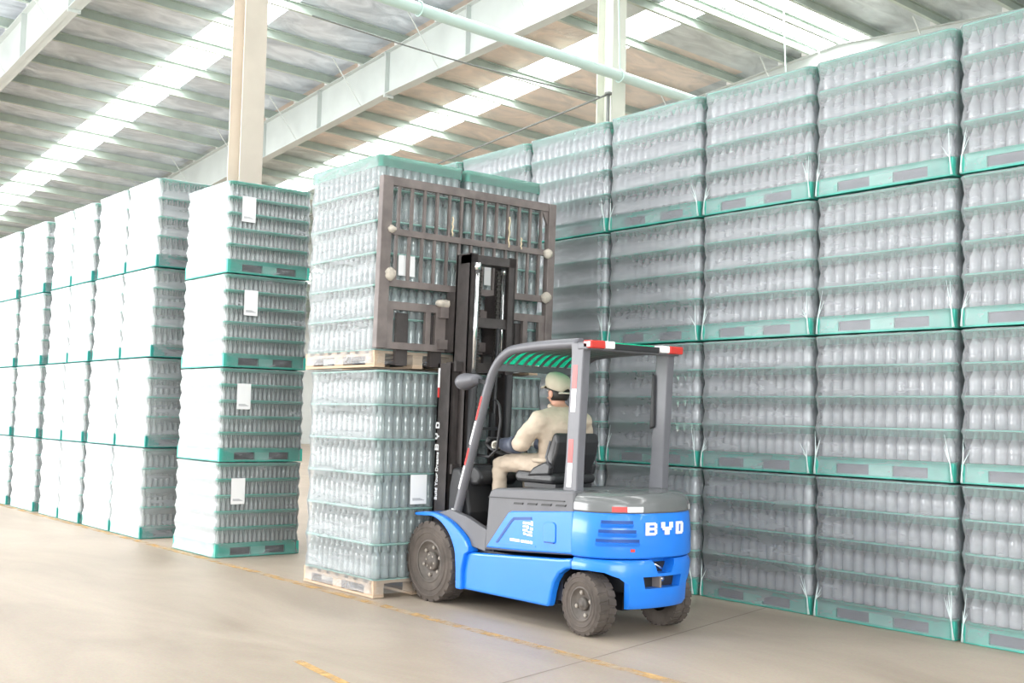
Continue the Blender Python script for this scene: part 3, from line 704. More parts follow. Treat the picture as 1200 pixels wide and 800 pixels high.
# grey floor, cowl and step ------------------------------------------
b = MB(); b.prism([(-0.80, 0.66), (-0.64, 0.668), (-0.53, 0.638), (-0.44, 0.59), (-0.36, 0.54), (-0.325, 0.48), (-0.16, 0.46), (-0.14, 0.62), (-0.40, 0.70), (-0.62, 0.74), (-0.80, 0.70)], -0.47, -0.42); b.build('step_panel', 'grey', TR, bevel=0.008)
b = MB(); b.prism([(-0.80, 0.66), (-0.64, 0.668), (-0.53, 0.638), (-0.44, 0.59), (-0.36, 0.54), (-0.325, 0.48), (-0.16, 0.46), (-0.14, 0.62), (-0.40, 0.70), (-0.62, 0.74), (-0.80, 0.70)], 0.42, 0.47); b.build('step_panel', 'grey', TR, bevel=0.008)
b = MB(); b.box(-0.56, -0.12, -0.418, 0.418, 0.46, 0.50); b.box(-0.50, -0.16, -0.40, 0.40, 0.50, 0.506); b.build('floor_plate', 'black', TR)
b = MB(); b.prism([(-0.82, 0.45), (-0.55, 0.50), (-0.52, 0.72), (-0.60, 0.98), (-0.66, 1.06), (-0.76, 1.06), (-0.80, 0.9)], -0.36, 0.36); cowl = b.build('cowl', 'black', TR, bevel=0.03, seg=3)
b = MB(); b.prism([(-0.66, 0.92), (-0.50, 0.93), (-0.44, 0.98), (-0.46, 1.03), (-0.54, 1.075), (-0.68, 1.08)], -0.30, 0.08); b.build('dashboard', 'black', TR, bevel=0.025, seg=3)
b = MB(); b.box(-0.62, -0.53, -0.47, -0.425, 0.712, 0.730); b.xf(lambda v: Vector((v.x, v.y*0.97, v.z+(v.x+0.58)*-0.45))); b.build('plate_sticker', 'white', TR)
st = MB(); st.tube([(-0.60, 0.0, 0.80), (-0.56, 0.0, 1.00), (-0.50, -0.02, 1.19)], [0.05, 0.04, 0.03], 12); col_ = st.build('steering_column', 'black', TR)
sw = MB(); cw_ = Vector((-0.48, -0.03, 1.225)); nrm = Vector((0.42, 0, 0.91)).normalized(); e1 = Vector((0, 1, 0)); e2 = nrm.cross(e1)
sw.tube([cw_ + (e1*math.cos(a) + e2*math.sin(a))*0.165 for a in [2*math.pi*k/28 for k in range(28)]], 0.014, 8, closed=True)
for k in range(3):
    a = 2*math.pi*k/3 + 0.5; sw.bar(cw_ - nrm*0.02, cw_ + (e1*math.cos(a) + e2*math.sin(a))*0.16, 0.022, 0.012, nrm)
sw.sphere(cw_ - nrm*0.02, (0.045, 0.045, 0.03)); sw.tube([cw_ + e1*-0.15 + e2*0.06, cw_ + e1*-0.15 + e2*0.06 + nrm*0.06], 0.02, 8)
sw.build('steering_wheel', 'black', TR)
for k in range(3):
    b = MB(); y = 0.16 + 0.06*k; b.tube([(-0.52, y, 1.02), (-0.49, y, 1.14)], 0.007, 6); b.sphere((-0.488, y, 1.155), 0.02); b.build('control_lever', 'black', TR)
# battery hood -------------------------------------------------------
hood = [(-0.165, 0.475), (-0.125, 0.885), (-0.10, 0.925), (-0.04, 0.94), (0.62, 0.968), (0.835, 0.975), (0.835, 0.535), (0.30, 0.50)]
b = MB(); b.prism(hood, -HB+0.006, HB-0.006); hood_o = b.build('battery_hood', 'grey', TR, bevel=0.02, seg=3)
b = MB(); b.box(-0.115, 0.74, -HB-0.002, -HB+0.006, 0.868, 0.874); b.xf(lambda v: Vector((v.x, v.y, v.z + 0.03*(v.x+0.1)))); b.build('hood_seam', 'black', hood_o)
for k in range(4):
    b = MB(); x = 0.18 + 0.155*k; b.prism([(x, 0.838+0.006*k), (x+0.10, 0.842+0.006*k), (x+0.11, 0.856+0.006*k), (x+0.01, 0.852+0.006*k)], -HB-0.001, -HB+0.01); b.build('vent_slot', 'black', hood_o)
bp_poly = [(-0.135, 0.495), (0.10, 0.745), (0.125, 0.772), (0.16, 0.785), (0.835, 0.835), (0.835, 0.545), (0.30, 0.513)]
for s in (-1, 1):
    b = MB(); b.prism(bp_poly, s*(HB+0.006), s*(HB-0.03)); sp = b.build('side_cover', 'blue', TR, bevel=0.012, seg=3)
    if s < 0:
        rp = [(0.0, 0.54), (0.17, 0.715), (0.20, 0.735), (0.40, 0.752)]
        for a, c in zip(rp[:-1], rp[1:]):
            b = MB(); b.bar((a[0], -HB-0.006, a[1]), (c[0], -HB-0.006, c[1]), 0.006, 0.02, (0, 0, 1)); b.build('pressed_edge', 'blue_shade', sp)  # crease shade drawn as a darker blue bar
        b = MB(); b.prism([(0.0, 0.535), (0.45, 0.555), (0.45, 0.563), (0.0, 0.543)], -HB-0.010, -HB-0.003); b.build('pressed_edge', 'blue', sp)
        b = MB(); b.prism([(0.535, 0.60), (0.665, 0.606), (0.665, 0.73), (0.64, 0.745), (0.56, 0.74), (0.535, 0.725)], -HB-0.014, -HB-0.004); b.build('charge_flap', 'blue', sp, bevel=0.006)
        b = MB(); b.box(0.55, 0.65, -HB-0.017, -HB-0.006, 0.598, 0.606); b.build('flap_gap', 'blue_shade', sp)
        k_ = 0
        for (gx, gz, gw, gh) in ((0.305, 0.705, 0.04, 0.018), (0.352, 0.707, 0.035, 0.016), (0.393, 0.700, 0.022, 0.032), (0.305, 0.682, 0.032, 0.014), (0.345, 0.676, 0.024, 0.022), (0.385, 0.668, 0.03, 0.02), (0.305, 0.655, 0.05, 0.016), (0.36, 0.648, 0.05, 0.012), (0.31, 0.630, 0.03, 0.016), (0.35, 0.626, 0.06, 0.014)):
            b = MB(); b.box(gx, gx+gw, -HB-0.0085, -HB-0.004, gz, gz+gh); b.build('printed_mark', 'white', sp)
        for (gx, gw) in ((0.16, 0.11), (0.285, 0.03), (0.325, 0.05), (0.385, 0.03)):
            b = MB(); b.box(gx, gx+gw, -HB-0.0085, -HB-0.004, 0.573, 0.592); b.build('printed_mark', 'white', sp)
# counterweight -------------------------------------------------------
CA, CB, CX = 0.40, 0.485, 0.84
def cw_outline(grow, x0, n=22, a=None):
    pts = [(x0, -CB-grow), (CX, -CB-grow)]
    for k in range(1, n):
        t = -90 + 180*k/n; e = 2.3
        c, s = math.cos(R(t)), math.sin(R(t))
        pts.append((CX + (CA+grow)*abs(c)**(2/e), (CB+grow)*math.copysign(abs(s)**(2/e), s)))
    return pts + [(CX, CB+grow), (x0, CB+grow)]
def loft(levels, x0, mats, bevel=0.0, name='counterweight', n=22):
    b = MB(); rows = []
    for (z, g) in levels: rows.append([(x, y, z) for x, y in cw_outline(g, x0, n)])
    k = len(rows[0]); vs = [p for r in rows for p in r]; fs = []
    for i in range(len(rows)-1):
        for j in range(k): fs.append((i*k+j, i*k+(j+1) % k, (i+1)*k+(j+1) % k, (i+1)*k+j))
    b.add(vs, fs, 0, False); b.add(rows[0], [tuple(range(k))[::-1]]); b.add(rows[-1], [tuple(range(k))])
    return b
b = loft([(0.535, -0.012), (0.545, 0.004), (0.56, 0.008), (0.70, 0.006), (0.825, -0.004), (0.838, -0.012)], 0.836, None)
cwt = b.build('counterweight', 'blue', TR)
lw = loft([(0.20, -0.035), (0.235, -0.012), (0.40, 0.0), (0.49, 0.006), (0.515, -0.004), (0.528, -0.014)], 0.836, None).build('lower_counterweight', 'blue', TR)
# wheel arch and rear openings cut out of the lower casting
def cutter(poly, y0, y1, plane='xz'):
    c = MB(); c.prism(poly, y0, y1, plane=plane); return c.build('cutter', 'black', TR)
arch = [(0.5, 0.1), (0.5, 0.44), (0.84, 0.447), (0.98, 0.452), (1.08, 0.445), (1.15, 0.41), (1.19, 0.35), (1.215, 0.27), (1.23, 0.10)]
boolean(lw, [cutter([(min(x, 1.13), z) for x, z in arch[:-1]] + [(1.13, 0.10)], -0.6, 0.6), cutter(arch, -0.7, -0.275), cutter(arch, 0.275, 0.7),
             cutter([(-0.165, 0.335), (0.165, 0.335), (0.185, 0.415), (-0.185, 0.415)], 1.13, 1.6, 'yz'), cutter([(-0.065, 0.435), (0.065, 0.435), (0.12, 0.55), (-0.12, 0.55)], 1.13, 1.6, 'yz')])
bv = lw.modifiers.new('bevel', 'BEVEL'); bv.width = 0.008; bv.segments = 2; bv.limit_method = 'ANGLE'; bv.angle_limit = R(40)
b = MB(); b.box(1.09, 1.128, -0.2, 0.2, 0.30, 0.53); b.build('recess_back', 'black', lw)
b = MB(); b.box(1.135, 1.225, -0.03, -0.015, 0.337, 0.413); b.build('recess_divider', 'joint', lw)
b = MB(); b.tube([(1.17, -0.05, 0.50), (1.19, 0.0, 0.47), (1.18, 0.03, 0.455)], 0.008, 6); b.build('tow_pin', 'chrome', lw)
b = MB(); b.lathe([(0, 1.13), (0.018, 1.13), (0.018, 1.17), (0, 1.172)], 10, axis='x', c=(0, 0.055, 0.385)); b.build('socket', 'chrome', lw)
def on_cw(t, z, g=0.008):
    """point and outward normal on the counterweight's curved rear; t in degrees, -90 near side, 0 rear centre"""
    e = 2.3; f = lambda q: Vector((CX + (CA+g)*abs(math.cos(R(q)))**(2/e), (CB+g)*math.copysign(abs(math.sin(R(q)))**(2/e), math.sin(R(q))), z))
    p = f(t); d = f(t+1.0) - f(t-1.0); d.normalize()
    return p, d, Vector((d.y, -d.x, 0))
def decal(poly_sets, t, z, depth, mat, name, parent, tw=None, g=0.008):
    """flat outline(s) in (along, up) bent onto the rear casting"""
    b = MB()
    for poly in poly_sets:
        n = len(poly); vs = []
        for o in (0.0, depth):
            for (a, u) in poly:
                p, d, nn = on_cw(t + a, z+u, g); vs.append(p + nn*o)
        b.add(vs, [tuple(range(n)), tuple(range(2*n-1, n-1, -1))] + [(i, (i+1) % n, (i+1) % n+n, i+n) for i in range(n)])
    return b.build(name, mat, parent)
def rect(a0, a1, u0, u1): return [(a0, u0), ((a0+a1)/2, u0), (a1, u0), (a1, u1), ((a0+a1)/2, u1), (a0, u1)]
def louver(k):
    z = 0.775 - 0.062*k; lo, hi = -60.0-2.5*k, -30.0+3.0*k
    b = MB(); N = 10; vs = []
    for i in range(N+1):
        t = lo + (hi-lo)*i/N; p, d, nn = on_cw(t, z, 0.006)
        vs += [p + nn*0.004 + Vector((0,0,0.018)), p + nn*0.004 + Vector((0,0,-0.004)), p + nn*0.018 + Vector((0,0,-0.008)), p + nn*0.004 + Vector((0,0,-0.030))]
    fs_d = []; fs_b = []
    for i in range(N):
        q = 4*i; fs_d.append((q, q+1, q+5, q+4)); fs_b += [(q+1, q+2, q+6, q+5), (q+2, q+3, q+7, q+6)]
    b.add(vs, fs_d, 0); b.add(vs, fs_b, 1); b.build('louver', ['blue_shade', 'blue'], cwt)
for k in range(3): louver(k)
def letter(ch, t, z, w, h):
    q = w/2; s = w*0.30; v = h*0.20
    S = {'B': [rect(-q, -q+s, 0, h), rect(-q+s, q*0.75, 0, v), rect(-q+s, q*0.75, h/2-v/2, h/2+v/2), rect(-q+s, q*0.75, h-v, h), rect(q*0.62, q, v*0.5, h/2-v*0.15), rect(q*0.62, q, h/2+v*0.15, h-v*0.5)],
         'Y': [rect(-s*0.55, s*0.55, 0, h*0.5), rect(-q, -q+s, h*0.55, h), rect(q-s, q, h*0.55, h), rect(-q+s*0.5, q-s*0.5, h*0.36, h*0.62)],
         'D': [rect(-q, -q+s, 0, h), rect(-q+s, q*0.7, 0, v), rect(-q+s, q*0.7, h-v, h), rect(q-s, q, v*0.6, h-v*0.6)]}[ch]
    decal(S, t, z, 0.010, 'white', 'emblem_letter', cwt)
for ch, t, w in (('B', -13.5, 10.2), ('Y', 0.3, 9.0), ('D', 13.2, 8.8)): letter(ch, t, 0.695, w, 0.085)
decal([rect(-2, 2, 0, 0.02)], -30, 0.585, 0.002, 'red', 'round_mark', cwt)
# grey rear cover with rounded top -----------------------------------
cv = loft([(0.84, -0.012), (0.85, -0.006), (0.90, -0.008), (0.935, -0.022), (0.955, -0.045), (0.968, -0.085), (0.974, -0.16)], 0.836, None).build('rear_cover', 'grey_gloss', TR)
for o_ in (cv, cwt, lw):
    for p in o_.data.polygons: p.use_smooth = True
    bpy.context.view_layer.objects.active = o_
    o_.data.set_sharp_from_angle(angle=R(30))
for (t0, t1, m) in ((-50, -35, 'red'), (-35, -20, 'white'), (40, 52, 'white'), (52, 60, 'red')):
    decal([rect(0, t1-t0, 0, 0.036)], t0, 0.848, 0.002, m, 'reflective_strip', cv, g=-0.005)
# seat ----------------------------------------------------------------
b = MB(); b.prism([(-0.10, 0.98), (0.30, 0.98), (0.32, 1.04), (0.28, 1.06), (-0.08, 1.075), (-0.14, 1.06), (-0.14, 1.0)], -0.22, 0.22); sc = b.build('seat_cushion', 'seat', TR, bevel=0.03, seg=3)
b = MB(); b.prism([(0.17, 1.02), (0.25, 1.02), (0.33, 1.20), (0.35, 1.29), (0.335, 1.36), (0.29, 1.36), (0.25, 1.27), (0.20, 1.16)], -0.21, 0.21); sb = b.build('seat_back', 'seat', TR, bevel=0.035, seg=3)
b = MB(); b.box(-0.06, 0.30, -0.18, 0.18, 0.945, 0.98); b.build('seat_base', 'black', TR)
for s in (-1, 1):
    b = MB(); b.prism([(0.02, 1.03), (0.28, 1.05), (0.30, 1.12), (0.24, 1.15), (0.10, 1.10)], s*0.19, s*0.235); b.build('seat_bolster', 'seat', TR, bevel=0.015)
    b = MB(); b.tube([(0.30, s*0.235, 1.10), (0.26, s*0.245, 1.18), (0.30, s*0.24, 1.30)], 0.008, 6); b.build('seat_belt', 'grey', TR)
# overhead guard -------------------------------------------------------
GN, GF = -0.405, 0.44
leg = [(-0.63, 0.66), (-0.505, 1.00), (-0.32, 1.50), (-0.245, 1.70), (-0.19, 1.81), (-0.12, 1.89), (-0.03, 1.945), (0.08, 1.975), (0.40, 1.992), (0.80, 1.995)]
def smooth_path(pts, n=40):
    out = []
    for i in range(n+1):
        t = (len(pts)-1)*i/n; k = min(int(t), len(pts)-2); u = t-k
        p0, p1, p2, p3 = pts[max(k-1, 0)], pts[k], pts[k+1], pts[min(k+2, len(pts)-1)]
        out.append(tuple(0.5*((2*p1[j]) + (p2[j]-p0[j])*u + (2*p0[j]-5*p1[j]+4*p2[j]-p3[j])*u*u + (3*p1[j]-p0[j]-3*p2[j]+p3[j])*u**3) for j in range(len(p1))))
    return out
LP = smooth_path(leg, 44)
for y in (GN, GF):
    b = MB(); b.tube([(x, y, z) for x, z in LP], 0.036, 12); fl_ = b.build('front_guard_leg', 'guard', TR)
    if y == GN:
        def at_z(z):
            for (a, c) in zip(LP[:-1], LP[1:]):
                if a[1] <= z <= c[1]: u = (z-a[1])/(c[1]-a[1]); return a[0]+(c[0]-a[0])*u
        for (z0, z1, m) in ((1.44, 1.62, 'red'), (1.25, 1.43, 'white'), (1.09, 1.22, 'red'), (0.90, 1.08, 'white')):
            s_ = MB(); N = 6; vs = []
            for i in range(N+1):
                z = z0+(z1-z0)*i/N; x = at_z(z); vs += [(x-0.022, y-0.0318, z+0.006), (x+0.004, y-0.0368, z-0.001)]
            s_.add(vs, [(2*i, 2*i+1, 2*i+3, 2*i+2) for i in range(N)]); s_.build('reflective_strip', m, fl_)
for (y, s) in ((GN, -1), (GF, 1)):
    b = MB(); vs = []
    for z, xc, hw in ((0.80, 0.745, 0.085), (0.95, 0.745, 0.070), (1.2, 0.76, 0.062), (1.93, 0.80, 0.062), (2.0, 0.805, 0.075)):
        vs += [(xc-hw, y-0.035, z), (xc+hw, y-0.035, z), (xc+hw, y+0.035, z), (xc-hw, y+0.035, z)]
    fs = [(3, 2, 1, 0), (16, 17, 18, 19)]
    for i in range(4):
        for j in range(4): fs.append((4*i+j, 4*i+(j+1) % 4, 4*i+4+(j+1) % 4, 4*i+4+j))
    b.add(vs, fs); pl = b.build('rear_guard_pillar', 'guard', TR, bevel=0.008)
    if s < 0:
        for (z0, z1, m) in ((1.68, 1.84, 'red'), (1.515, 1.675, 'white'), (1.165, 1.325, 'red'), (0.995, 1.16, 'white')):
            q = MB(); xm = lambda z: 0.76 + (z-1.2)*0.055
            q.add([(xm(z0)-0.036, y-0.0365, z0), (xm(z0)+0.012, y-0.0365, z0), (xm(z1)+0.012, y-0.0365, z1), (xm(z1)-0.036, y-0.0365, z1)], [(0, 1, 2, 3)]); q.build('reflective_strip', m, pl)
    else:
        q = MB(); q.prism([(0.70, 1.40), (0.745, 1.42), (0.745, 1.80), (0.72, 1.82)], y-0.06, y-0.036); q.build('grab_handle', 'black', pl, bevel=0.01)
b = MB(); b.box(0.80, 0.91, GN-0.04, GF+0.04, 1.945, 2.0); rc = b.build('rear_crossbar', 'guard', TR, bevel=0.012)
b = MB(); b.box(0.905, 0.925, GN+0.19, GF-0.19, 1.955, 1.998); b.build('light_bar', 'black', rc, bevel=0.006)
for s, y in ((-1, GN), (1, GF)):
    b = MB(); y0_ = y if s < 0 else y-0.07
    b.box(0.86, 0.945, min(y-s*(-0.04), y-s*0.10), max(y-s*(-0.04), y-s*0.10), 1.955, 2.012); b.build('tail_lamp', 'lamp_red', rc, bevel=0.01)
    b = MB(); b.box(0.86, 0.947, min(y-s*0.102, y-s*0.19), max(y-s*0.102, y-s*0.19), 1.957, 2.010); b.build('reversing_lamp', 'lamp_white', rc, bevel=0.01)
roof_path = [p for p in LP if p[1] > 1.84]
for k in range(9):
    y = GN + 0.085 + (GF-GN-0.17)*k/8; b = MB()
    b.tube([(x, y, z-0.012) for x, z in roof_path], 0.011, 6); b.build('guard_slat', 'guard', TR)
b = MB(); P2 = [(x, z+0.022) for x, z in roof_path]
for (a, c) in zip(P2[:-1], P2[1:]):
    b.add([(a[0], GN+0.04, a[1]), (c[0], GN+0.04, c[1]), (c[0], GF-0.04, c[1]), (a[0], GF-0.04, a[1])], [(0, 1, 2, 3)])
tag(b.build('roof_canopy', 'green_roof', TR), 'translucent green roof sheet over the slats')
b = MB(); b.bar((roof_path[0][0], GN, roof_path[0][1]-0.01), (roof_path[0][0], GF, roof_path[0][1]-0.01), 0.06, 0.05); b.build('front_crossbar', 'guard', TR)
# headlamp, mirror, grab loop
b = MB(); b.lathe([(0.0, 0.0), (0.045, 0.0), (0.055, 0.02), (0.085, 0.13), (0.092, 0.15), (0.09, 0.175), (0.0, 0.18)], 18, axis='x', c=(0, 0, 0)); b.xf(lambda v: Vector((-0.30-v.x, -0.47+v.y, 1.755+v.z*0.72-v.x*0.12))); hl = b.build('work_lamp', 'guard', TR)
b = MB(); b.bar((-0.33, -0.46, 1.75), (-0.22, -0.41, 1.72), 0.03, 0.03); b.build('lamp_bracket', 'black', hl)
b = MB(); b.tube([(-0.42, -0.36, 1.17), (-0.30, -0.34, 1.16), (-0.22, -0.33, 1.22), (-0.18, -0.33, 1.44), (-0.20, -0.33, 1.56), (-0.24, -0.34, 1.60)], 0.011, 8); b.build('grab_loop', 'black', TR)
# mast (leans back a little) ------------------------------------------
def lean(v, k=math.tan(R(1.6))): return Vector((v.x + k*(v.z-0.4), v.y, v.z))
MY0, MY1 = -0.315, 0.315
b = MB()
for s in (-1, 1):                                  # outer channels, open towards the middle
    y = s*0.315; b.box(-1.085, -0.895, min(y, y-s*0.02), max(y, y-s*0.02), 0.12, 1.90); b.box(-1.085, -1.065, min(y, y-s*0.075), max(y, y-s*0.075), 0.12, 1.90); b.box(-0.915, -0.895, min(y, y-s*0.075), max(y, y-s*0.075), 0.12, 1.90)
b.xf(lean); mast = b.build('mast', 'mast', TR)
for z in (0.20, 1.04, 1.87):
    b = MB(); b.box(-0.89 if z < 1.5 else -1.0, -0.86 if z < 1.5 else -0.86, -0.30, 0.30, z-0.04, z+0.04); b.xf(lean); b.build('crossmember', 'mast', mast)
for s in (-1, 1):
    b = MB(); y = s*0.235; b.box(-1.00, -0.80, min(y, y-s*0.018), max(y, y-s*0.018), 0.5, 2.80); b.box(-1.00, -0.98, min(y, y-s*0.07), max(y, y-s*0.07), 0.5, 2.80); b.box(-0.82, -0.80, min(y, y-s*0.07), max(y, y-s*0.07), 0.5, 2.80)
    b.xf(lean); b.build('inner_rail', 'mast', mast)
    b = MB(); b.tube([(-0.775, s*0.185, 0.3), (-0.775, s*0.185, 1.82)], 0.035, 12); b.xf(lean); b.build('cylinder_barrel', 'black', mast)
    b = MB(); b.tube([(-0.775 - (s > 0)*0.12, s*0.185, 1.80), (-0.775 - (s > 0)*0.12, s*0.185, 2.66)], 0.020, 12); b.tube([(-0.775 - (s > 0)*0.12, s*0.185, 2.66), (-0.775 - (s > 0)*0.12, s*0.185, 2.72)], 0.03, 10); b.xf(lean); b.build('lift_rod', 'chrome', mast)
    b = MB()                                        # leaf chain: plates in a row
    for k in range(62):
        z = 1.2 + 0.024*k; w_ = 0.020 if k % 2 else 0.014; b.box(-0.87, -0.85, s*0.10-w_, s*0.10+w_, z, z+0.021)
    b.xf(lean); tag(b.build('lift_chain', 'chain', mast), kind='stuff')
b = MB(); b.box(-0.94, -0.80, -0.235, 0.235, 2.72, 2.79); b.xf(lean); b.build('top_crossbar', 'mast', mast)
b = MB(); b.box(-0.90, -0.82, -0.22, 0.22, 2.20, 2.28); b.xf(lean); b.build('crossmember', 'mast', mast)
b = MB(); b.box(-0.78, -0.735, -0.10, 0.06, 1.36, 1.385); b.box(-0.77, -0.74, -0.01, 0.02, 1.2, 1.5); b.xf(lean); b.build('valve_bracket', 'black', mast)
b = MB(); b.tube([(-0.80, 0.06, 0.6), (-0.795, 0.06, 1.3), (-0.80, 0.07, 2.2)], 0.016, 8); b.xf(lean); b.build('hydraulic_hose', 'black', mast)
# lettering plate on the near mast channel: BYD, then the slogan, reading upwards
def mast_text(txt, z, size, name, xoff, bold=0.0):
    c = bpy.data.curves.new(name, 'FONT'); c.body = txt; c.size = size; c.extrude = 0.0015; c.offset = bold; c.align_x = 'LEFT'; c.align_y = 'CENTER'
    c.materials.append(MAT['white']); o = bpy.data.objects.new(name, c); COL.objects.link(o)
    o.parent = mast; k = math.tan(R(1.6)); o.location = (-1.055 + xoff + k*(z-0.4), -0.3185, z); o.rotation_euler = Matrix(((k, -1, 0), (0, 0, -1), (1, k, 0))).to_euler()
    o.rotation_euler = (Matrix.Rotation(R(1.6), 3, 'Y') @ Matrix(((0, -1, 0), (0, 0, -1), (1, 0, 0)))).to_euler()
    bpy.context.view_layer.update(); me = bpy.data.meshes.new_from_object(o.evaluated_get(bpy.context.evaluated_depsgraph_get()))
    n = link_mesh(name, me, mast); n.location = o.location; n.rotation_euler = o.rotation_euler; bpy.data.objects.remove(o); return n
def mast_letter(ch, z, h):
    """block letter lying on its side, top towards -x"""
    w = h; q = w/2; s = w*0.28; v = h*0.2
    S = {'B': [(-q, -q+s, 0, h), (-q+s, q*0.8, 0, v), (-q+s, q*0.8, h/2-v/2, h/2+v/2), (-q+s, q*0.8, h-v, h), (q*0.55, q, v*0.5, h/2-v*0.2), (q*0.55, q, h/2+v*0.2, h-v*0.5)],
         'Y': [(-s/2, s/2, 0, h*0.5), (-q, -q+s, h*0.55, h), (q-s, q, h*0.55, h), (-q+s*0.5, q-s*0.5, h*0.36, h*0.62)],
         'D': [(-q, -q+s, 0, h), (-q+s, q*0.7, 0, v), (-q+s, q*0.7, h-v, h), (q-s, q, v*0.6, h-v*0.6)]}[ch]
    b = MB()
    for (a0, a1, u0, u1) in S: b.box(-1.035-u1, -1.035-u0, -0.3185, -0.3155, z+a0, z+a1)
    b.xf(lean); b.build('emblem_letter', 'white', mast)
for ch, z in (('B', 1.21), ('Y', 1.30), ('D', 1.39)): mast_letter(ch, z, 0.05)
mast_text('Build Your Dreams', 0.78, 0.050, 'slogan_text', 0.012, 0.0008)
for (z0, z1, m) in ((1.62, 1.70, 'red'), (1.70, 1.86, 'white')):
    b = MB(); b.box(-1.08, -1.055, -0.3185, -0.3155, z0, z1); b.xf(lean); b.build('warning_sticker', m, mast)
# carriage, backrest and forks ----------------------------------------
BX = -1.12
b = MB(); yl, yr = -0.90+0.02, 0.93
b.box(BX-0.02, BX+0.02, -0.86, 0.90, 2.00, 2.055); b.box(BX-0.02, BX+0.02, -0.86, 0.90, 2.32, 2.385)
for (a, c) in ((-0.86, -0.74), (-0.42, -0.37), (-0.32, -0.20), (0.24, 0.36), (0.42, 0.47), (0.62, 0.67), (0.80, 0.90)): b.box(BX-0.018, BX+0.018, a, c, 2.055, 2.32)
b.box(BX+0.02, BX+0.06, -0.30, 0.30, 2.02, 2.10); b.box(BX+0.02, BX+0.06, -0.30, 0.30, 2.28, 2.37); b.xf(lambda v: lean(v) - Vector((0.045, 0, 0)))
car = b.build('fork_carriage', 'carriage', TR)
sh = lambda v: lean(v) - Vector((0.045, 0, 0))
for s in (-1, 1):
    b = MB(); b.box(BX+0.02, BX+0.16, s*0.20-0.02, s*0.20+0.02, 2.0, 2.5); b.xf(sh); b.build('roller_plate', 'mast', car)
for y in (-0.62, -0.28, 0.28, 0.62):
    b = MB(); b.prism([(BX-0.02, 2.30), (BX-0.05, 2.30), (BX-0.06, 1.905), (BX-1.12, 1.905), (BX-1.12, 1.895), (BX-0.02, 1.870)], y-0.055, y+0.055); b.xf(lambda v: Vector((v.x, v.y, v.z))); b.build('fork', 'mast', car)
b = MB(); b.box(BX-0.03, BX+0.035, -0.90, -0.80, 2.00, 3.395); b.xf(sh); bk = b.build('load_backrest', 'carriage', TR, bevel=0.006)
b = MB(); b.box(BX-0.03, BX+0.035, 0.865, 0.945, 2.00, 3.395); b.xf(sh); b.build('backrest_post', 'carriage', bk, bevel=0.006)
for (z0, z1) in ((3.325, 3.395), (2.925, 2.975), (2.505, 2.56)):
    b = MB(); b.box(BX-0.022, BX+0.022, -0.80, 0.865, z0, z1); b.xf(sh); b.build('backrest_rail', 'carriage', bk)
for k in range(13):
    y = -0.80 + 1.665*(k+0.62)/13.2
    for (z0, z1, dy) in ((2.975, 3.325, 0), (2.56, 2.925, -0.012)):
        b = MB(); b.box(BX-0.012, BX+0.012, y+dy-0.011, y+dy+0.011, z0, z1); b.xf(sh); b.build('backrest_bar', 'carriage', bk)
b = MB(); b.prism([(0.865, 3.325), (0.865, 3.20), (0.80, 3.325)], BX-0.01, BX+0.01, plane='yz'); b.xf(sh); b.build('corner_gusset', 'carriage', bk)
for (y, z, r) in ((-0.80, 2.60, (0.03, 0.05, 0.055)), (0.86, 2.94, (0.035, 0.05, 0.045)), (0.86, 2.545, (0.035, 0.055, 0.05)), (-0.24, 2.40, (0.04, 0.11, 0.035)), (-0.80, 2.965, (0.025, 0.04, 0.03))):
    b = MB(); b.sphere((BX+0.035, y, z), r, 12, 8); b.v = [(x+rnd.uniform(-.004, .004), yy+rnd.uniform(-.006, .006), zz+rnd.uniform(-.005, .005)) for x, yy, zz in b.v]; b.xf(sh); tag(b.build('foam_wrap', 'foam', bk), 'grubby pale padding tied to the frame')
for (y, z0, z1) in ((-0.19, 2.98, 3.14), (0.42, 2.95, 3.22), (0.56, 2.95, 3.05), (-0.82, 2.80, 2.96)):
    b = MB(); b.tube([(BX+0.02, y + 0.006*math.sin(k*2.1), z0+(z1-z0)*k/8) for k in range(9)], 0.008, 6); b.xf(sh); b.build('rope_tie', 'rope', bk)
TR.rotation_euler = (0, 0, R(0.0))
# ------------------------------------------------------------------ the driver, seated, facing -x, hands on the wheel
def skin_mesh(joints, edges, subd=2, root=0):
    """skeleton of joints {name: (pos, (rx, ry))} grown with a Skin modifier; returns an evaluated mesh"""
    names = list(joints); idx = {n: i for i, n in enumerate(names)}
    me = bpy.data.meshes.new('skel'); me.from_pydata([joints[n][0] for n in names], [(idx[a], idx[b]) for a, b in edges], [])
    o = bpy.data.objects.new('skel', me); COL.objects.link(o)
    o.modifiers.new('skin', 'SKIN').use_smooth_shade = True
    for i, n in enumerate(names):
        r = joints[n][1]; sv = me.skin_vertices[0].data[i]; sv.radius = r if isinstance(r, tuple) else (r, r); sv.use_root = (i == root)
    s = o.modifiers.new('sub', 'SUBSURF'); s.levels = subd; s.render_levels = subd
    bpy.context.view_layer.update()
    out = bpy.data.meshes.new_from_object(o.evaluated_get(bpy.context.evaluated_depsgraph_get()))
    bpy.data.objects.remove(o); return out
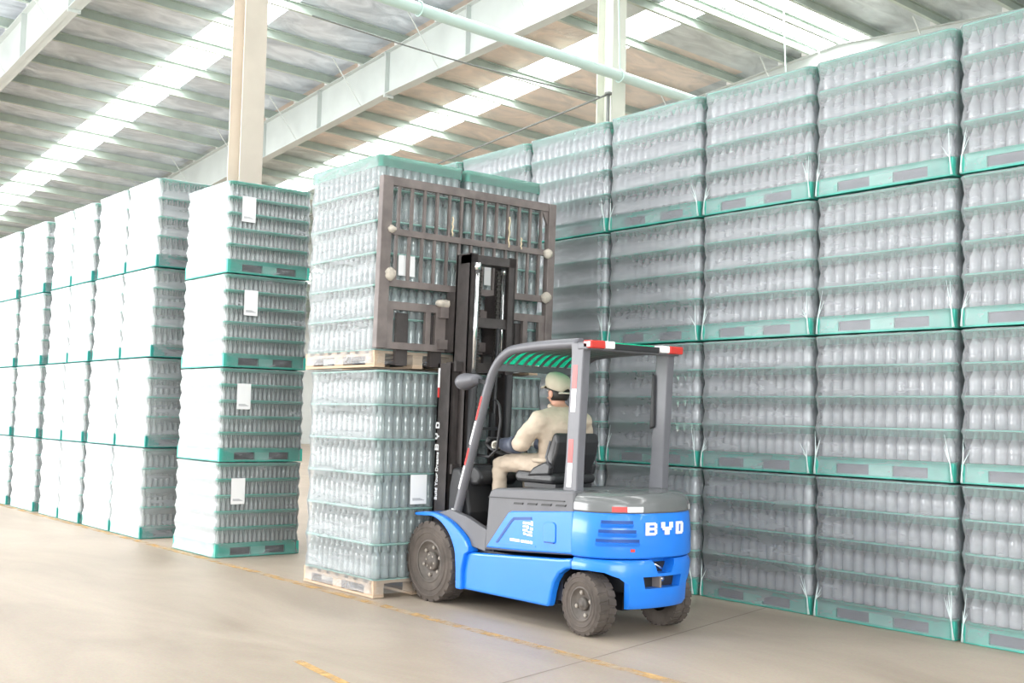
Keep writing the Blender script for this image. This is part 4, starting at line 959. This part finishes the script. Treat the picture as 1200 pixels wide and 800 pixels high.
def body_mesh(joints, edges, k=0.9):
    """the same kind of skeleton filled with overlapping rounded volumes and melted into one continuous skin"""
    b = MB(); R2 = lambda n: (joints[n][1] if isinstance(joints[n][1], tuple) else (joints[n][1],)*2)
    for a, c in edges:
        pa, pc = Vector(joints[a][0]), Vector(joints[c][0]); ra, rc = R2(a), R2(c); n = max(3, int((pc-pa).length/0.026))
        for i in range(n+1):
            t = i/n; rx = (ra[0]+(rc[0]-ra[0])*t)*k; ry = (ra[1]+(rc[1]-ra[1])*t)*k
            b.sphere(pa.lerp(pc, t), (rx, ry, min(rx, ry)), 14, 10)
    o = b.build('skel', 'beige')
    q = o.modifiers.new('remesh', 'REMESH'); q.mode = 'VOXEL'; q.voxel_size = 0.011
    w = o.modifiers.new('smooth', 'SMOOTH'); w.factor = 0.5; w.iterations = 9
    bpy.context.view_layer.update()
    out = bpy.data.meshes.new_from_object(o.evaluated_get(bpy.context.evaluated_depsgraph_get())); out.materials.clear()
    bpy.data.objects.remove(o); return out
PX, PY, PZ = FX+0.075, FY-0.02, 1.068      # top of the seat cushion
man = thing('person', (PX, PY, PZ), 'person in beige workwear and khaki cap seated driving the blue forklift', 'person')
man.scale = (1.04, 1.07, 1.0)
J = {'pelvis': ((0.06, 0, 0.06), (0.135, 0.165)), 'waist': ((0.09, 0, 0.19), (0.14, 0.205)), 'chest': ((0.095, 0, 0.33), (0.15, 0.235)), 'yoke': ((0.085, 0, 0.415), (0.10, 0.13)),
     'neck': ((0.060, 0, 0.485), 0.056), 'nape': ((0.050, 0, 0.53), 0.055), 'head': ((0.043, 0, 0.60), (0.078, 0.07)), 'crown': ((0.050, 0, 0.665), (0.075, 0.066)),
     'chin': ((-0.020, 0, 0.555), 0.034), 'nose': ((-0.048, 0, 0.592), 0.017)}
E_ = [('pelvis', 'waist'), ('waist', 'chest'), ('chest', 'yoke'), ('yoke', 'neck'), ('neck', 'nape'), ('nape', 'head'), ('head', 'crown'), ('nape', 'chin'), ('head', 'nose')]
for s, n in ((-1, 'l'), (1, 'r')):
    J.update({'sh'+n: ((0.088, s*0.195, 0.382), 0.082), 'ua'+n: ((0.045, s*0.255, 0.30), 0.080), 'el'+n: ((-0.02, s*0.27, 0.205), 0.070), 'fa'+n: ((-0.19, s*0.225, 0.19), 0.050), 'wr'+n: ((-0.385, s*0.16, 0.195), 0.032),
              'hip'+n: ((0.02, s*0.095, 0.045), 0.098), 'th'+n: ((-0.20, s*0.125, 0.055), 0.085), 'kn'+n: ((-0.425, s*0.145, 0.035), 0.07), 'sh_'+n: ((-0.435, s*0.145, -0.16), 0.06), 'an'+n: ((-0.445, s*0.145, -0.42), 0.045),
              })
    E_ += [('yoke', 'sh'+n), ('sh'+n, 'ua'+n), ('ua'+n, 'el'+n), ('el'+n, 'fa'+n), ('fa'+n, 'wr'+n), ('pelvis', 'hip'+n), ('hip'+n, 'th'+n), ('th'+n, 'kn'+n), ('kn'+n, 'sh_'+n), ('sh_'+n, 'an'+n)]
body = body_mesh(J, E_)
for m in ('beige', 'skin', 'hair'): body.materials.append(MAT[m])
for p in body.polygons:
    c = p.center; p.use_smooth = True
    head = c.z > 0.487 and abs(c.y) < 0.12
    p.material_index = (2 if (c.x > 0.09 and c.z > 0.555) else 1) if head else 0
from mathutils import noise as mnoise
for v in body.vertices:                      # loose folds of the workwear
    if v.co.z < 0.46:
        k = mnoise.noise(Vector((v.co.x*9, v.co.y*9, v.co.z*16))) + 0.6*mnoise.noise(Vector((v.co.x*22, v.co.y*22, v.co.z*30)))
        v.co += v.normal*0.009*k
bo = link_mesh('body', body, man)
# jacket details: collar, yoke seam, waist hem
b = MB(); b.tube([(0.065+0.066*math.cos(a), 0.07*math.sin(a), 0.478-0.018*math.cos(a)+0.0) for a in [2*math.pi*k/20 for k in range(20)]], 0.020, 8, closed=True); b.build('collar', 'beige', man)
b = MB(); b.tube([(0.055+0.150*math.cos(a), 0.185*math.sin(a), 0.085) for a in [2*math.pi*k/24 for k in range(24)]], 0.020, 8, closed=True); b.build('jacket_hem', 'beige', man)
# ears, eyes, mouth
for s in (-1, 1):
    b = MB(); b.sphere((0.055, s*0.074, 0.585), (0.022, 0.010, 0.032), 10, 8); b.build('ear', 'skin', man)
    b = MB(); b.sphere((-0.028, s*0.030, 0.612), (0.008, 0.012, 0.008), 8, 6); b.build('eye', 'white', man)
b = MB(); b.tube([(-0.043, -0.022, 0.556), (-0.051, 0, 0.555), (-0.043, 0.022, 0.556)], 0.005, 6); b.build('mouth', 'skin', man)
# hair at the back, below the cap
b = MB(); vs = []
for i in range(9):
    a = R(-100 + 200*i/8)
    for z, r in ((0.535, 0.066), (0.57, 0.083), (0.63, 0.092)): vs.append((0.055+r*math.cos(a)*1.0, r*math.sin(a)*0.88, z))
b.add(vs, [(3*i+j, 3*i+3+j, 3*i+4+j, 3*i+1+j) for i in range(8) for j in range(2)], 0, True); hr = b.build('hair', 'hair', man)
sd = hr.modifiers.new('s', 'SOLIDIFY'); sd.thickness = 0.012
# cap: panelled dome, visor, back strap over the opening
b = MB(); n = 24; prof = [(0.098, 0.618), (0.102, 0.64), (0.102, 0.675), (0.093, 0.708), (0.072, 0.732), (0.036, 0.745), (0.0, 0.748)]
vs = []; fs = []
for (r, z) in prof:
    for j in range(n):
        a = 2*math.pi*j/n; zz = z
        if abs(a) < 0.5 or abs(a-2*math.pi) < 0.5:
            if z < 0.645: zz = z + 0.035*math.cos(min(abs(a), abs(a-2*math.pi))/0.5*math.pi/2)
        vs.append((0.055 + r*1.05*math.cos(a), r*0.90*math.sin(a), zz - 0.03*math.cos(a)*(r/0.1)))
for i in range(len(prof)-1):
    for j in range(n): fs.append((i*n+j, i*n+(j+1) % n, (i+1)*n+(j+1) % n, (i+1)*n+j))
b.add(vs, fs, 0, True); cap = b.build('cap', 'cap', man); cs = cap.modifiers.new('s', 'SOLIDIFY'); cs.thickness = 0.004
b = MB(); vs = []
for i in range(11):
    a = R(110 + 140*i/10)
    for r, dz in ((0.104, 0.0), (0.135, -0.004), (0.162, -0.016)):
        k = 1.0 if r < 0.11 else (0.45+0.30*math.sin(math.pi*i/10)); rr = 0.104 + (r-0.104)*k
        vs.append((0.055+rr*1.05*math.cos(a), rr*0.90*math.sin(a), 0.648+dz))
b.add(vs, [(3*i+j, 3*i+3+j, 3*i+4+j, 3*i+1+j) for i in range(10) for j in range(2)], 0, True); vz = b.build('visor', 'cap', cap); vs_ = vz.modifiers.new('s', 'SOLIDIFY'); vs_.thickness = 0.005
b = MB(); b.tube([(0.055+0.101*1.05*math.cos(R(t)), 0.101*0.90*math.sin(R(t)), 0.590) for t in range(-45, 46, 9)], 0.007, 6); b.build('cap_strap', 'foam', cap)
b = MB(); b.tube([(0.055+0.099*1.05*math.cos(R(t)), 0.099*0.90*math.sin(R(t)), 0.618-0.03*math.cos(R(t))) for t in range(40, 321, 10)], 0.005, 6); b.build('cap_seam', 'hair', cap)
# navy over-sleeves and gloved hands closed on the wheel rim
for s in (-1, 1):
    b = MB(); pts = [(-0.075, s*0.258, 0.198), (-0.13, s*0.243, 0.192), (-0.25, s*0.205, 0.185), (-0.33, s*0.178, 0.190), (-0.38, s*0.16, 0.196)]
    b.tube(pts, [0.068, 0.068, 0.060, 0.052, 0.042], 14); b.build('sleeve_guard', 'sleeve', man)
    hj = {'w': ((-0.375, s*0.16, 0.185), 0.027), 'p': ((-0.425, s*0.145, 0.195), (0.033, 0.022)), 'k': ((-0.462, s*0.135, 0.200), (0.033, 0.018))}
    he = [('w', 'p'), ('p', 'k')]
    g = skin_mesh(hj, he, 2, 0); g.materials.append(MAT['glove'])
    for p in g.polygons: p.use_smooth = True
    hand = link_mesh('hand', g, man)
    for q, (dy, L) in enumerate(((-0.028, 0.9), (-0.010, 1.0), (0.009, 0.96), (0.026, 0.78))):
        a = (-0.462, s*0.135+dy, 0.206); c = (-0.462-0.042*L, s*0.132+dy, 0.202); d = (-0.462-0.058*L, s*0.130+dy, 0.170); e = (-0.462-0.035*L, s*0.130+dy, 0.150)
        f = skin_mesh({'a': (a, 0.0105), 'b': (c, 0.0098), 'c': (d, 0.009), 'd': (e, 0.008)}, [('a', 'b'), ('b', 'c'), ('c', 'd')], 1, 0); f.materials.append(MAT['glove'])
        for p in f.polygons: p.use_smooth = True
        link_mesh('finger', f, hand)
    f = skin_mesh({'a': ((-0.41, s*0.115, 0.187), 0.013), 'b': ((-0.445, s*0.095, 0.178), 0.011), 'c': ((-0.475, s*0.098, 0.160), 0.009)}, [('a', 'b'), ('b', 'c')], 1, 0); f.materials.append(MAT['glove'])
    for p in f.polygons: p.use_smooth = True
    link_mesh('thumb', f, hand)
    b = MB(); b.prism([(-0.38, -0.475), (-0.38, -0.50), (-0.41, -0.515), (-0.62, -0.515), (-0.655, -0.50), (-0.64, -0.475), (-0.53, -0.45), (-0.49, -0.41), (-0.39, -0.41)], s*0.145-0.045, s*0.145+0.045); b.build('shoe', 'shoe', man, bevel=0.018, seg=3)
